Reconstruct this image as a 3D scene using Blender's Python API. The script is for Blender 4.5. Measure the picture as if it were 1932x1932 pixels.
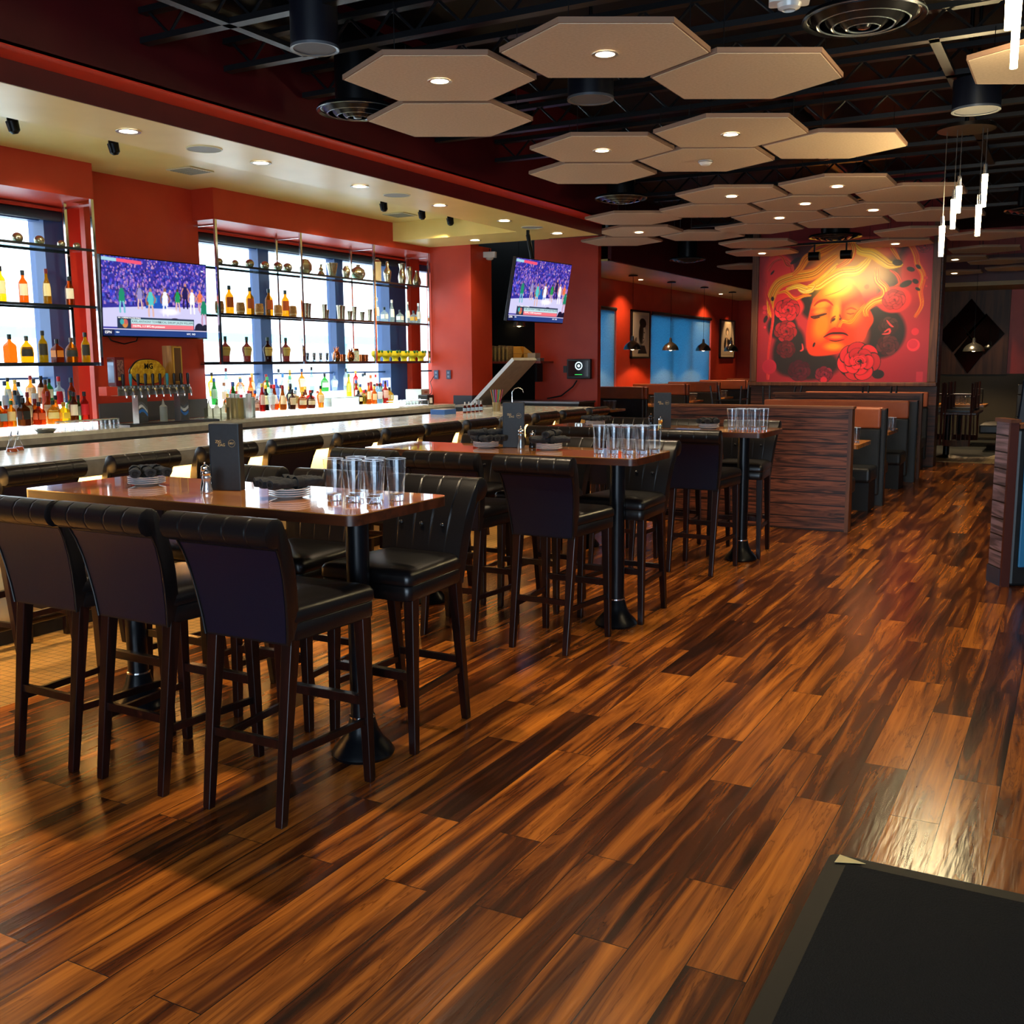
import bpy, math, random
import numpy as np
from mathutils import Vector, Matrix
random.seed(7)
PI = math.pi
for o in list(bpy.data.objects): bpy.data.objects.remove(o, do_unlink=True)
sc = bpy.context.scene
COL = sc.collection

# ------------------------------------------------------------ camera
th, al, ro = math.radians(8.32), math.radians(28.87), math.radians(-0.4)
_r = Vector((math.cos(al), math.sin(al), 0))
_f = Vector((-math.sin(al)*math.cos(th), math.cos(al)*math.cos(th), -math.sin(th)))
_u = _r.cross(_f)
_R = _r*math.cos(ro) + _u*math.sin(ro); _U = _u*math.cos(ro) - _r*math.sin(ro)
cam_data = bpy.data.cameras.new('camera'); cam = bpy.data.objects.new('camera', cam_data); COL.objects.link(cam)
cam_data.sensor_width = 36; cam_data.lens = 36.0; cam_data.clip_end = 200; cam_data.clip_start = .02
m = Matrix((( _R.x, _U.x, -_f.x, 0), (_R.y, _U.y, -_f.y, 0), (_R.z, _U.z, -_f.z, 1.6), (0, 0, 0, 1)))
cam.matrix_world = m
sc.camera = cam

# ------------------------------------------------------------ world, daylight, exposure
w = bpy.data.worlds.new('sky'); sc.world = w; w.use_nodes = True
bg = w.node_tree.nodes['Background']
bg.inputs[0].default_value = (0.74, 0.89, 1.0, 1); bg.inputs[1].default_value = 3.0
sc.view_settings.view_transform = 'Standard'
sc.view_settings.look = 'None'
sc.view_settings.exposure = 0.95
sc.view_settings.gamma = 1.0
sc.view_settings.use_curve_mapping = False

def light(name, kind, loc, power, color=(1, .86, .68), target=None, **kw):
    d = bpy.data.lights.new(name, kind); d.energy = power; d.color = color
    for k, v in kw.items(): setattr(d, k, v)
    o = bpy.data.objects.new(name, d); COL.objects.link(o); o.location = loc
    if target is not None:
        o.rotation_euler = (Vector(target)-Vector(loc)).to_track_quat('-Z', 'Y').to_euler()
    return o
def portal(loc, target, sx, sy):
    o = light('window_portal', 'AREA', loc, 1, (1, 1, 1), target, shape='RECTANGLE', size=sx, size_y=sy)
    o.data.cycles.is_portal = True
portal((-8.62, 4.5, 1.97), (0, 4.5, 1.97), 2.1, 4.2)
portal((-8.62, 10.4, 1.97), (0, 10.4, 1.97), 2.1, 5.5)
portal((0.5, -3.62, 1.5), (0.5, 5, 1.5), 6.4, 2.4)

light('entry_daylight_boost', 'AREA', (.5, -3.55, 1.55), 110, (.5, .72, 1), (.5, 5, 1.2), shape='RECTANGLE', size=6.2, size_y=2.3)  # area lamp added at the unseen entry window to boost its cool daylight

# ------------------------------------------------------------ helpers
def lin(c):
    if isinstance(c, str):
        c = [int(c[i:i+2], 16)/255 for i in (0, 2, 4)]
    return tuple((x/12.92 if x <= .04045 else ((x+.055)/1.055)**2.4) for x in c[:3]) + (1,)
_mats = {}
def P(name, hexc='808080', rough=.5, metal=0, emit=0, ecol=None, trans=0, ior=1.45, spec=.5, coat=0, alpha=1):
    if name in _mats: return _mats[name]
    mt = bpy.data.materials.new(name); mt.use_nodes = True
    b = mt.node_tree.nodes['Principled BSDF']; c = lin(hexc)
    b.inputs['Base Color'].default_value = c; b.inputs['Roughness'].default_value = rough
    b.inputs['Metallic'].default_value = metal; b.inputs['IOR'].default_value = ior
    b.inputs['Transmission Weight'].default_value = trans; b.inputs['Specular IOR Level'].default_value = spec
    b.inputs['Coat Weight'].default_value = coat; b.inputs['Alpha'].default_value = alpha
    if emit: b.inputs['Emission Color'].default_value = lin(ecol or hexc); b.inputs['Emission Strength'].default_value = emit
    _mats[name] = mt
    return mt
def nodes(mt): return mt.node_tree.nodes, mt.node_tree.links, mt.node_tree.nodes['Principled BSDF']
def noisy(name, h1, h2, scale=8, rough=.5, bump=0, stretch=(1, 1, 1), detail=4, **kw):
    """base colour wavers between two tones of the same stuff"""
    if name in _mats: return _mats[name]
    mt = P(name, h1, rough, **kw); N, L, b = nodes(mt)
    tc = N.new('ShaderNodeTexCoord'); mp = N.new('ShaderNodeMapping'); mp.inputs['Scale'].default_value = stretch
    nz = N.new('ShaderNodeTexNoise'); nz.inputs['Scale'].default_value = scale; nz.inputs['Detail'].default_value = detail
    cr = N.new('ShaderNodeValToRGB'); cr.color_ramp.elements[0].color = lin(h1); cr.color_ramp.elements[1].color = lin(h2)
    cr.color_ramp.elements[0].position = .35; cr.color_ramp.elements[1].position = .65
    L.new(tc.outputs['Object'], mp.inputs[0]); L.new(mp.outputs[0], nz.inputs[0]); L.new(nz.outputs[0], cr.inputs[0]); L.new(cr.outputs[0], b.inputs['Base Color'])
    if bump:
        bp = N.new('ShaderNodeBump'); bp.inputs['Strength'].default_value = bump; bp.inputs['Distance'].default_value = .01
        L.new(nz.outputs[0], bp.inputs['Height']); L.new(bp.outputs[0], b.inputs['Normal'])
    return mt

class MB:
    def __init__(s): s.v = []; s.f = []
    def add(s, vs, fs):
        n = len(s.v); s.v += [tuple(p) for p in vs]; s.f += [tuple(i+n for i in f) for f in fs]; return s
    def box(s, x0, y0, z0, x1, y1, z1, M=None):
        x0, x1 = min(x0, x1), max(x0, x1); y0, y1 = min(y0, y1), max(y0, y1); z0, z1 = min(z0, z1), max(z0, z1)
        vs = [(x0,y0,z0),(x1,y0,z0),(x1,y1,z0),(x0,y1,z0),(x0,y0,z1),(x1,y0,z1),(x1,y1,z1),(x0,y1,z1)]
        if M: vs = [M @ Vector(p) for p in vs]
        return s.add(vs, [(0,3,2,1),(4,5,6,7),(0,1,5,4),(1,2,6,5),(2,3,7,6),(3,0,4,7)])
    def prism(s, poly, z0, z1, M=None):
        """poly counter-clockwise in xy"""
        n = len(poly); vs = [(x, y, z0) for x, y in poly]+[(x, y, z1) for x, y in poly]
        if M: vs = [M @ Vector(p) for p in vs]
        return s.add(vs, [tuple(range(n))[::-1], tuple(range(n, 2*n))]+[(i, (i+1) % n, n+(i+1) % n, n+i) for i in range(n)])
    def tube(s, p0, p1, r0, r1=None, seg=12, cap=True):
        r1 = r0 if r1 is None else r1; p0 = Vector(p0); p1 = Vector(p1); d = (p1-p0).normalized()
        a = d.orthogonal().normalized(); b = d.cross(a); vs = []
        for p, r in ((p0, r0), (p1, r1)):
            for i in range(seg): t = 2*PI*i/seg; vs.append(p+(a*math.cos(t)+b*math.sin(t))*r)
        fs = [(i, (i+1) % seg, seg+(i+1) % seg, seg+i) for i in range(seg)]
        if cap: fs += [tuple(range(seg))[::-1], tuple(range(seg, 2*seg))]
        return s.add(vs, fs)
    def path(s, pts, r, seg=8):
        """a bent rod through the points; r a number or a list"""
        pts = [Vector(p) for p in pts]; n = len(pts); rs = r if isinstance(r, (list, tuple)) else [r]*n
        up = None; vs = []
        for i, p in enumerate(pts):
            d = (pts[min(i+1, n-1)]-pts[max(i-1, 0)]).normalized()
            if up is None: a = d.orthogonal().normalized()
            else: a = (up-d*up.dot(d)).normalized()
            up = a; b = d.cross(a)
            for k in range(seg): t = 2*PI*k/seg; vs.append(p+(a*math.cos(t)+b*math.sin(t))*rs[i])
        fs = [(i*seg+k, i*seg+(k+1) % seg, (i+1)*seg+(k+1) % seg, (i+1)*seg+k) for i in range(n-1) for k in range(seg)]
        fs += [tuple(range(seg))[::-1], tuple(range((n-1)*seg, n*seg))]
        return s.add(vs, fs)
    def lathe(s, prof, c=(0, 0, 0), seg=20, sx=1, sy=1, M=None):
        """prof (r,z) from the bottom to the top; closed where r is 0"""
        vs = []; n = len(prof)
        for r, z in prof:
            for i in range(seg): t = 2*PI*i/seg; vs.append((c[0]+r*sx*math.cos(t), c[1]+r*sy*math.sin(t), c[2]+z))
        if M: vs = [M @ Vector(p) for p in vs]
        fs = [(j*seg+i, j*seg+(i+1) % seg, (j+1)*seg+(i+1) % seg, (j+1)*seg+i) for j in range(n-1) for i in range(seg)]
        if prof[0] == prof[-1]: pass
        elif min(prof[0][0], prof[-1][0]) > .002: fs += [((n-1)*seg+i, (n-1)*seg+(i+1) % seg, (i+1) % seg, i) for i in range(seg)]
        else: fs += [tuple(range(seg))[::-1], tuple(range((n-1)*seg, n*seg))]
        return s.add(vs, fs)
    def loft(s, secs, cap=True):
        n = len(secs[0]); vs = [p for q in secs for p in q]
        fs = [(j*n+i, j*n+(i+1) % n, (j+1)*n+(i+1) % n, (j+1)*n+i) for j in range(len(secs)-1) for i in range(n)]
        if cap: fs += [tuple(range(n))[::-1], tuple(range((len(secs)-1)*n, len(secs)*n))]
        return s.add(vs, fs)
    def mesh(s, name, mt, smooth=True, ang=38):
        me = bpy.data.meshes.new(name); me.from_pydata([tuple(p) for p in s.v], [], s.f)
        for q in (mt if isinstance(mt, (list, tuple)) else [mt]): me.materials.append(q)
        import bmesh
        bm = bmesh.new(); bm.from_mesh(me); bmesh.ops.recalc_face_normals(bm, faces=bm.faces); bm.to_mesh(me); bm.free()
        if smooth:
            me.shade_smooth(); me.set_sharp_from_angle(angle=math.radians(ang))
        return me
    def obj(s, name, mt, parent=None, smooth=True, bevel=0, loc=None, rot=None, ang=38, seg=2):
        o = bpy.data.objects.new(name, s.mesh(name, mt, smooth, ang)); COL.objects.link(o)
        if parent is not None: o.parent = parent
        if loc is not None: o.location = loc
        if rot is not None: o.rotation_euler = rot
        if bevel:
            b = o.modifiers.new('bevel', 'BEVEL'); b.width = bevel; b.segments = seg; b.limit_method = 'ANGLE'
        return o
def tag(o, label=None, cat=None, group=None, kind=None):
    if label: o['label'] = label
    if cat: o['category'] = cat
    if group: o['group'] = group
    if kind: o['kind'] = kind
    return o
def thing(name, label, cat, loc=(0, 0, 0), rz=0, group=None):
    o = bpy.data.objects.new(name, None); COL.objects.link(o); o.location = loc; o.rotation_euler = (0, 0, rz)
    o.empty_display_size = .1
    return tag(o, label, cat, group)
def struct(name, mb, mt, **kw): return tag(mb.obj(name, mt, **kw), kind='structure')
def dup(root, loc, rz=None, label=None, group=None):
    r = root.copy(); COL.objects.link(r); r.location = loc
    if rz is not None: r.rotation_euler = (0, 0, rz)
    if label: r['label'] = label
    if group: r['group'] = group
    for ch in list(root.children):
        c = ch.copy(); COL.objects.link(c); c.parent = r
        for g in list(ch.children):
            d = g.copy(); COL.objects.link(d); d.parent = c
    return r
def rrect(x0, y0, x1, y1, r, n=5):
    pts = []
    for cx, cy, a in ((x1-r, y0+r, -90), (x1-r, y1-r, 0), (x0+r, y1-r, 90), (x0+r, y0+r, 180)):
        for i in range(n+1): t = math.radians(a+90*i/n); pts.append((cx+r*math.cos(t), cy+r*math.sin(t)))
    return pts
def ngon(cx, cy, r, n, a0=0): return [(cx+r*math.cos(a0+2*PI*i/n), cy+r*math.sin(a0+2*PI*i/n)) for i in range(n)]
ORD = ['first', 'second', 'third', 'fourth', 'fifth', 'sixth', 'seventh', 'eighth', 'ninth', 'tenth', 'eleventh', 'twelfth', 'thirteenth', 'fourteenth', 'fifteenth']
def text(body, size, loc, M3, mt, parent, name='lettering', align='CENTER', ext=.0008, bold=0):
    """flat lettering as a mesh; M3 = (right, up, normal) in the parent's space"""
    cu = bpy.data.curves.new('t', 'FONT'); cu.body = body; cu.size = size; cu.align_x = align; cu.align_y = 'CENTER'; cu.extrude = ext
    cu.resolution_u = 2; cu.offset = bold
    to = bpy.data.objects.new('t', cu); COL.objects.link(to)
    dg = bpy.context.evaluated_depsgraph_get(); me = bpy.data.meshes.new_from_object(to.evaluated_get(dg))
    bpy.data.objects.remove(to); bpy.data.curves.remove(cu)
    me.materials.clear(); me.materials.append(mt)
    r, u, n = [Vector(q).normalized() for q in M3]
    M = Matrix(((r.x, u.x, n.x, loc[0]), (r.y, u.y, n.y, loc[1]), (r.z, u.z, n.z, loc[2]), (0, 0, 0, 1))); me.transform(M)
    o = bpy.data.objects.new(name, me); COL.objects.link(o)
    if parent is not None: o.parent = parent
    return o

class Canvas:
    """paints flat artwork into the vertex colours of a fine grid (x to the right, y down, 0..1 of the given units)"""
    def __init__(s, W, H, nx, ny):
        s.W, s.H, s.nx, s.ny = W, H, nx, ny
        s.X, s.Y = np.meshgrid(np.linspace(0, W, nx), np.linspace(0, H, ny)); s.c = np.zeros((ny, nx, 3)); s.soft = W/nx*.8
    def put(s, a, col, op=1):
        col = np.array([int(col[i:i+2], 16)/255 for i in (0, 2, 4)]) if isinstance(col, str) else np.array(col)
        a = (np.clip(a, 0, 1)*op)[..., None]; s.c = s.c*(1-a)+col*a
    def ell(s, cx, cy, rx, ry, col, ang=0, soft=None, op=1):
        ca, sa = math.cos(math.radians(ang)), math.sin(math.radians(ang)); dx, dy = s.X-cx, s.Y-cy
        d = np.sqrt(((dx*ca+dy*sa)/rx)**2+((-dx*sa+dy*ca)/ry)**2); k = min(rx, ry); sf = soft or s.soft
        s.put((1-d)*k/sf+.5, col, op)
    def dist(s, pts):
        D = np.full(s.X.shape, 1e9); T = np.zeros(s.X.shape); n = len(pts)-1
        for i in range(n):
            (x0, y0), (x1, y1) = pts[i], pts[i+1]; dx, dy = x1-x0, y1-y0; L2 = dx*dx+dy*dy+1e-9
            t = np.clip(((s.X-x0)*dx+(s.Y-y0)*dy)/L2, 0, 1); d = np.hypot(s.X-x0-t*dx, s.Y-y0-t*dy)
            k = d < D; D[k] = d[k]; T[k] = (i+t[k])/n
        return D, T
    def line(s, pts, w, col, taper=True, soft=None, op=1, curve=True):
        if curve: pts = spl(pts)
        D, T = s.dist(pts); ww = w*(np.sqrt(np.clip(np.sin(PI*np.clip(T, 0, 1)), 0, 1))*.9+.1) if taper else w
        s.put((ww-D)/(soft or s.soft)+.5, col, op)
    def poly(s, pts, col, soft=None, op=1, curve=False):
        if curve: pts = spl(list(pts)+[pts[0]])
        n = len(pts); ins = np.zeros(s.X.shape, bool)
        for i in range(n):
            x0, y0 = pts[i]; x1, y1 = pts[(i+1) % n]
            if y0 == y1: continue
            ins ^= ((s.Y >= min(y0, y1)) & (s.Y < max(y0, y1)) & (s.X < (x1-x0)*(s.Y-y0)/(y1-y0)+x0))
        D, _ = s.dist(list(pts)+[pts[0]]); sd = np.where(ins, D, -D)
        s.put(sd/(soft or s.soft)+.5, col, op)
    def obj(s, name, place, mt, parent=None):
        """place(a, b) -> point for a, b in 0..1 from the top left"""
        vs = [place(i/(s.nx-1), j/(s.ny-1)) for j in range(s.ny) for i in range(s.nx)]
        fs = [(j*s.nx+i, (j+1)*s.nx+i, (j+1)*s.nx+i+1, j*s.nx+i+1) for j in range(s.ny-1) for i in range(s.nx-1)]
        me = bpy.data.meshes.new(name); me.from_pydata(vs, [], fs); me.materials.append(mt)
        at = me.color_attributes.new('paint', 'FLOAT_COLOR', 'POINT'); c = np.clip(s.c, 0, 1).reshape(-1, 3)
        l = np.where(c <= .04045, c/12.92, ((c+.055)/1.055)**2.4)
        at.data.foreach_set('color', np.concatenate([l, np.ones((len(l), 1))], 1).astype(np.float32).ravel())
        o = bpy.data.objects.new(name, me); COL.objects.link(o)
        if parent is not None: o.parent = parent
        return o
def spl(p, k=6):
    """smooth curve through the points"""
    q = [p[0]]+list(p)+[p[-1]]; out = []
    for i in range(1, len(q)-2):
        a, b, c, d = [np.array(z, float) for z in q[i-1:i+3]]
        for j in range(k):
            t = j/k; out.append(tuple(.5*((2*b)+(c-a)*t+(2*a-5*b+4*c-d)*t*t+(3*b-a-3*c+d)*t**3)))
    out.append(tuple(p[-1])); return out
def paint_mat(name, emit=0, rough=.5):
    mt = bpy.data.materials.new(name); mt.use_nodes = True; N, L, b = nodes(mt)
    a = N.new('ShaderNodeVertexColor'); a.layer_name = 'paint'; b.inputs['Roughness'].default_value = rough
    if emit:
        b.inputs['Base Color'].default_value = (0, 0, 0, 1); L.new(a.outputs[0], b.inputs['Emission Color']); b.inputs['Emission Strength'].default_value = emit
    else: L.new(a.outputs[0], b.inputs['Base Color'])
    return mt

# ------------------------------------------------------------ materials
def wood_floor():
    mt = bpy.data.materials.new('plank_floor'); mt.use_nodes = True; N, L, b = nodes(mt)
    def nd(t, **k):
        n = N.new(t)
        for a, v in k.items(): setattr(n, a, v)
        return n
    tc = nd('ShaderNodeTexCoord'); mp = nd('ShaderNodeMapping'); mp.inputs['Rotation'].default_value = (0, 0, PI/2)
    L.new(tc.outputs['Object'], mp.inputs[0])
    br = nd('ShaderNodeTexBrick'); br.offset = .37; br.offset_frequency = 2
    for k, v in (('Scale', 1), ('Mortar Size', .0015), ('Mortar Smooth', .1), ('Brick Width', 1.22), ('Row Height', .165), ('Bias', 0)): br.inputs[k].default_value = v
    br.inputs['Color1'].default_value = (0, 0, 0, 1); br.inputs['Color2'].default_value = (1, 1, 1, 1); br.inputs['Mortar'].default_value = (.5, .5, .5, 1)
    L.new(mp.outputs[0], br.inputs['Vector'])
    sep = nd('ShaderNodeSeparateXYZ'); L.new(tc.outputs['Object'], sep.inputs[0])
    rnd = nd('ShaderNodeSeparateColor'); L.new(br.outputs['Color'], rnd.inputs[0])
    mul = nd('ShaderNodeMath', operation='MULTIPLY'); mul.inputs[1].default_value = 37; L.new(rnd.outputs[0], mul.inputs[0])
    cmb = nd('ShaderNodeCombineXYZ'); L.new(sep.outputs[0], cmb.inputs[0]); L.new(sep.outputs[1], cmb.inputs[1]); L.new(mul.outputs[0], cmb.inputs[2])
    m2 = nd('ShaderNodeMapping'); m2.inputs['Scale'].default_value = (14, .8, 1); L.new(cmb.outputs[0], m2.inputs[0])
    n1 = nd('ShaderNodeTexNoise'); n1.inputs['Scale'].default_value = 1.0; n1.inputs['Detail'].default_value = 5; n1.inputs['Distortion'].default_value = .9; n1.inputs['Roughness'].default_value = .55
    L.new(m2.outputs[0], n1.inputs['Vector'])
    m3 = nd('ShaderNodeMapping'); m3.inputs['Scale'].default_value = (60, 2.2, 1); L.new(cmb.outputs[0], m3.inputs[0])
    n2 = nd('ShaderNodeTexNoise'); n2.inputs['Scale'].default_value = 1.0; n2.inputs['Detail'].default_value = 3; n2.inputs['Distortion'].default_value = .4; L.new(m3.outputs[0], n2.inputs['Vector'])
    # rings: fold the slow noise into contour lines
    k = nd('ShaderNodeMath', operation='MULTIPLY'); k.inputs[1].default_value = 9; L.new(n1.outputs[0], k.inputs[0])
    sn = nd('ShaderNodeMath', operation='PINGPONG'); sn.inputs[1].default_value = 1; L.new(k.outputs[0], sn.inputs[0])
    pw = nd('ShaderNodeMath', operation='POWER'); pw.inputs[1].default_value = 3; L.new(sn.outputs[0], pw.inputs[0])
    cr = nd('ShaderNodeValToRGB'); e = cr.color_ramp.elements; e[0].position = .30; e[0].color = lin('2a1308'); e[1].position = .72; e[1].color = lin('cc7828')
    a = e.new(.45); a.color = lin('5c2c10'); a = e.new(.57); a.color = lin('a05a20')
    # per-plank shift
    ad = nd('ShaderNodeMath', operation='MULTIPLY_ADD'); ad.inputs[1].default_value = .22; L.new(rnd.outputs[0], ad.inputs[0])
    s2 = nd('ShaderNodeMath', operation='SUBTRACT'); s2.inputs[1].default_value = .11; L.new(n1.outputs[0], s2.inputs[0]); L.new(s2.outputs[0], ad.inputs[2])
    L.new(ad.outputs[0], cr.inputs[0])
    mx = nd('ShaderNodeMix', data_type='RGBA', blend_type='MULTIPLY'); mx.inputs[0].default_value = .45
    c2 = nd('ShaderNodeValToRGB'); c2.color_ramp.elements[0].position = .3; c2.color_ramp.elements[0].color = (.35, .28, .25, 1); c2.color_ramp.elements[1].position = .62; c2.color_ramp.elements[1].color = (1, 1, 1, 1)
    L.new(n2.outputs[0], c2.inputs[0]); L.new(cr.outputs[0], mx.inputs[6]); L.new(c2.outputs[0], mx.inputs[7])
    m4 = nd('ShaderNodeMix', data_type='RGBA', blend_type='MULTIPLY'); m4.inputs[0].default_value = .6
    c3 = nd('ShaderNodeValToRGB'); c3.color_ramp.elements[0].position = .72; c3.color_ramp.elements[0].color = (1, 1, 1, 1); c3.color_ramp.elements[1].position = 1; c3.color_ramp.elements[1].color = (.25, .18, .16, 1)
    L.new(pw.outputs[0], c3.inputs[0]); L.new(mx.outputs[2], m4.inputs[6]); L.new(c3.outputs[0], m4.inputs[7])
    m5 = nd('ShaderNodeMix', data_type='RGBA'); L.new(br.outputs['Fac'], m5.inputs[0]); L.new(m4.outputs[2], m5.inputs[6]); m5.inputs[7].default_value = lin('180b06')
    L.new(m5.outputs[2], b.inputs['Base Color'])
    # scraped surface
    m6 = nd('ShaderNodeMapping'); m6.inputs['Scale'].default_value = (55, 6, 1); L.new(cmb.outputs[0], m6.inputs[0])
    n3 = nd('ShaderNodeTexNoise'); n3.inputs['Scale'].default_value = 1.0; n3.inputs['Detail'].default_value = 2; L.new(m6.outputs[0], n3.inputs['Vector'])
    sb = nd('ShaderNodeMath', operation='SUBTRACT'); L.new(n3.outputs[0], sb.inputs[0]); L.new(br.outputs['Fac'], sb.inputs[1])
    bp = nd('ShaderNodeBump'); bp.inputs['Strength'].default_value = .24; bp.inputs['Distance'].default_value = .004
    L.new(sb.outputs[0], bp.inputs['Height']); L.new(bp.outputs[0], b.inputs['Normal'])
    b.inputs['Roughness'].default_value = .23; b.inputs['Specular IOR Level'].default_value = .5
    return mt
def wood(name, dark, light_, axis=0, scale=1, rough=.4, rings=.35, plank=0, coat=0):
    """grain running along the given axis; plank = board height for plank joints across z"""
    if name in _mats: return _mats[name]
    mt = P(name, dark, rough, coat=coat); N, L, b = nodes(mt)
    tc = N.new('ShaderNodeTexCoord'); mp = N.new('ShaderNodeMapping')
    sc_ = [14*scale]*3; sc_[axis] = 1.1*scale; mp.inputs['Scale'].default_value = sc_
    nz = N.new('ShaderNodeTexNoise'); nz.inputs['Scale'].default_value = 1; nz.inputs['Detail'].default_value = 5; nz.inputs['Distortion'].default_value = rings*3
    cr = N.new('ShaderNodeValToRGB'); cr.color_ramp.elements[0].color = lin(dark); cr.color_ramp.elements[1].color = lin(light_)
    cr.color_ramp.elements[0].position = .38; cr.color_ramp.elements[1].position = .62
    L.new(mp.outputs[0], nz.inputs[0]); L.new(nz.outputs[0], cr.inputs[0]); out = cr.outputs[0]
    if plank:
        sp = N.new('ShaderNodeSeparateXYZ'); L.new(tc.outputs['Object'], sp.inputs[0])
        dv = N.new('ShaderNodeMath'); dv.operation = 'DIVIDE'; dv.inputs[1].default_value = plank; L.new(sp.outputs[2], dv.inputs[0])
        fl = N.new('ShaderNodeMath'); fl.operation = 'FLOOR'; L.new(dv.outputs[0], fl.inputs[0])
        ml = N.new('ShaderNodeMath'); ml.operation = 'MULTIPLY'; ml.inputs[1].default_value = 7.31; L.new(fl.outputs[0], ml.inputs[0])
        cb = N.new('ShaderNodeCombineXYZ'); 
        for i in range(3): L.new(ml.outputs[0], cb.inputs[i])
        va = N.new('ShaderNodeVectorMath'); va.operation = 'ADD'; L.new(tc.outputs['Object'], va.inputs[0]); L.new(cb.outputs[0], va.inputs[1]); L.new(va.outputs[0], mp.inputs[0])
        fr = N.new('ShaderNodeMath'); fr.operation = 'FRACT'; L.new(dv.outputs[0], fr.inputs[0])
        gt = N.new('ShaderNodeMath'); gt.operation = 'LESS_THAN'; gt.inputs[1].default_value = .09; L.new(fr.outputs[0], gt.inputs[0])
        mx = N.new('ShaderNodeMix'); mx.data_type = 'RGBA'; L.new(gt.outputs[0], mx.inputs[0]); L.new(out, mx.inputs[6]); mx.inputs[7].default_value = lin('120806'); out = mx.outputs[2]
        bp = N.new('ShaderNodeBump'); bp.invert = True; bp.inputs['Distance'].default_value = .004; L.new(gt.outputs[0], bp.inputs['Height']); L.new(bp.outputs[0], b.inputs['Normal'])
    else: L.new(tc.outputs['Object'], mp.inputs[0])
    L.new(out, b.inputs['Base Color']); return mt
def tile_mat(name, c1, c2, grout, s=.05, rough=.35, rot=0):
    mt = P(name, c1, rough); N, L, b = nodes(mt); tc = N.new('ShaderNodeTexCoord'); br = N.new('ShaderNodeTexBrick'); br.offset = 0
    mp = N.new('ShaderNodeMapping'); mp.inputs['Rotation'].default_value = (0, 0, rot)
    for k, v in (('Scale', 1), ('Mortar Size', s*.05), ('Brick Width', s), ('Row Height', s)): br.inputs[k].default_value = v
    br.inputs['Color1'].default_value = lin(c1); br.inputs['Color2'].default_value = lin(c2); br.inputs['Mortar'].default_value = lin(grout)
    L.new(tc.outputs['Object'], mp.inputs[0]); L.new(mp.outputs[0], br.inputs['Vector']); L.new(br.outputs['Color'], b.inputs['Base Color'])
    return mt
def pane_mat(name, tint=(1, 1, 1, 1), refl=.07):
    mt = bpy.data.materials.new(name); mt.use_nodes = True; N, L = mt.node_tree.nodes, mt.node_tree.links
    N.remove(N['Principled BSDF']); out = N['Material Output']
    t = N.new('ShaderNodeBsdfTransparent'); t.inputs[0].default_value = tint; g = N.new('ShaderNodeBsdfGlossy'); g.inputs['Roughness'].default_value = .02
    lw = N.new('ShaderNodeLayerWeight'); lw.inputs[0].default_value = .5; f = N.new('ShaderNodeMath'); f.operation = 'POWER'; f.inputs[1].default_value = 3.2
    f2 = N.new('ShaderNodeMath'); f2.operation = 'MULTIPLY_ADD'; f2.inputs[1].default_value = .7; f2.inputs[2].default_value = refl*.6
    L.new(lw.outputs['Facing'], f.inputs[0]); L.new(f.outputs[0], f2.inputs[0]); mx = N.new('ShaderNodeMixShader')
    L.new(f2.outputs[0], mx.inputs[0]); L.new(t.outputs[0], mx.inputs[1]); L.new(g.outputs[0], mx.inputs[2]); L.new(mx.outputs[0], out.inputs[0]); return mt
def liquid(name, hexc, tr=.75):
    """coloured bottle: glass tinted by what it holds"""
    if name in _mats: return _mats[name]
    mt = bpy.data.materials.new(name); mt.use_nodes = True; N, L, b = nodes(mt); c = lin(hexc)
    b.inputs['Base Color'].default_value = c; b.inputs['Roughness'].default_value = .08
    t = N.new('ShaderNodeBsdfTransparent'); t.inputs[0].default_value = tuple(q**.55 for q in c[:3])+(1,); mx = N.new('ShaderNodeMixShader'); mx.inputs[0].default_value = tr
    L.new(b.outputs[0], mx.inputs[1]); L.new(t.outputs[0], mx.inputs[2]); L.new(mx.outputs[0], N['Material Output'].inputs[0])
    _mats[name] = mt; return mt

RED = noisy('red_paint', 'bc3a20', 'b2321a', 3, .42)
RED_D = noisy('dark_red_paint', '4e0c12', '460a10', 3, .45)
BLACKP = P('black_paint', '060607', .6)
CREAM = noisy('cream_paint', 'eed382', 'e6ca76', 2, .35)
FLOORM = wood_floor()
TILE = tile_mat('small_floor_tile', 'c69c5c', 'bd9455', '6a5436', .055, .3)
TILE2 = tile_mat('ribbed_tile', 'b59a68', 'ae9462', '7a6644', .08, .4)
CARPET = noisy('olive_carpet', '36342a', '2c2b22', 40, .95, .4)
GLASS = pane_mat('window_glass')
SHELFGLASS = pane_mat('shelf_glass', (.72, .95, .97, 1))
CHROME = P('chrome', 'd8dadc', .12, 1)
BRASSY = P('champagne_metal', 'c9a765', .2, 1)
STEEL = noisy('brushed_steel', '9a9a98', '8a8a88', 30, .28, metal=1, stretch=(1, 1, 20))
DARKM = P('black_metal', '0b0c0e', .35, .6)
QUARTZ = noisy('pale_quartz', 'd9d5c4', 'c9c4b0', 14, .12)
QUARTZE = noisy('quartz_edge', '9b958a', '8c867c', 14, .3)
LEATHER = noisy('black_leather', '0f0d0e', '141112', 220, .30, .06)
LEATHER_B = noisy('daylit_leather_back', '05081a', '070b20', 260, .4, .05)  # rear panels tinted navy, cool daylight put into the leather colour
ESP = wood('espresso_wood', '110605', '260c08', 2, 1.5, .28)
TABLEW = wood('table_wood', 'a4622a', 'cc8a42', 0, 1.0, .14, .25, coat=1)
TABLEE = wood('table_edge_wood', '3c1c0e', '582a14', 0, 1.2, .3)
PLANKW = wood('plank_wood_panel', '2e1610', '7c4630', 0, 1.3, .42, 1.0, plank=.118)
PLANKG = wood('grey_plank_wood', '4a3c42', '8a7078', 0, 1.2, .42, .8, plank=.118)
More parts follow.
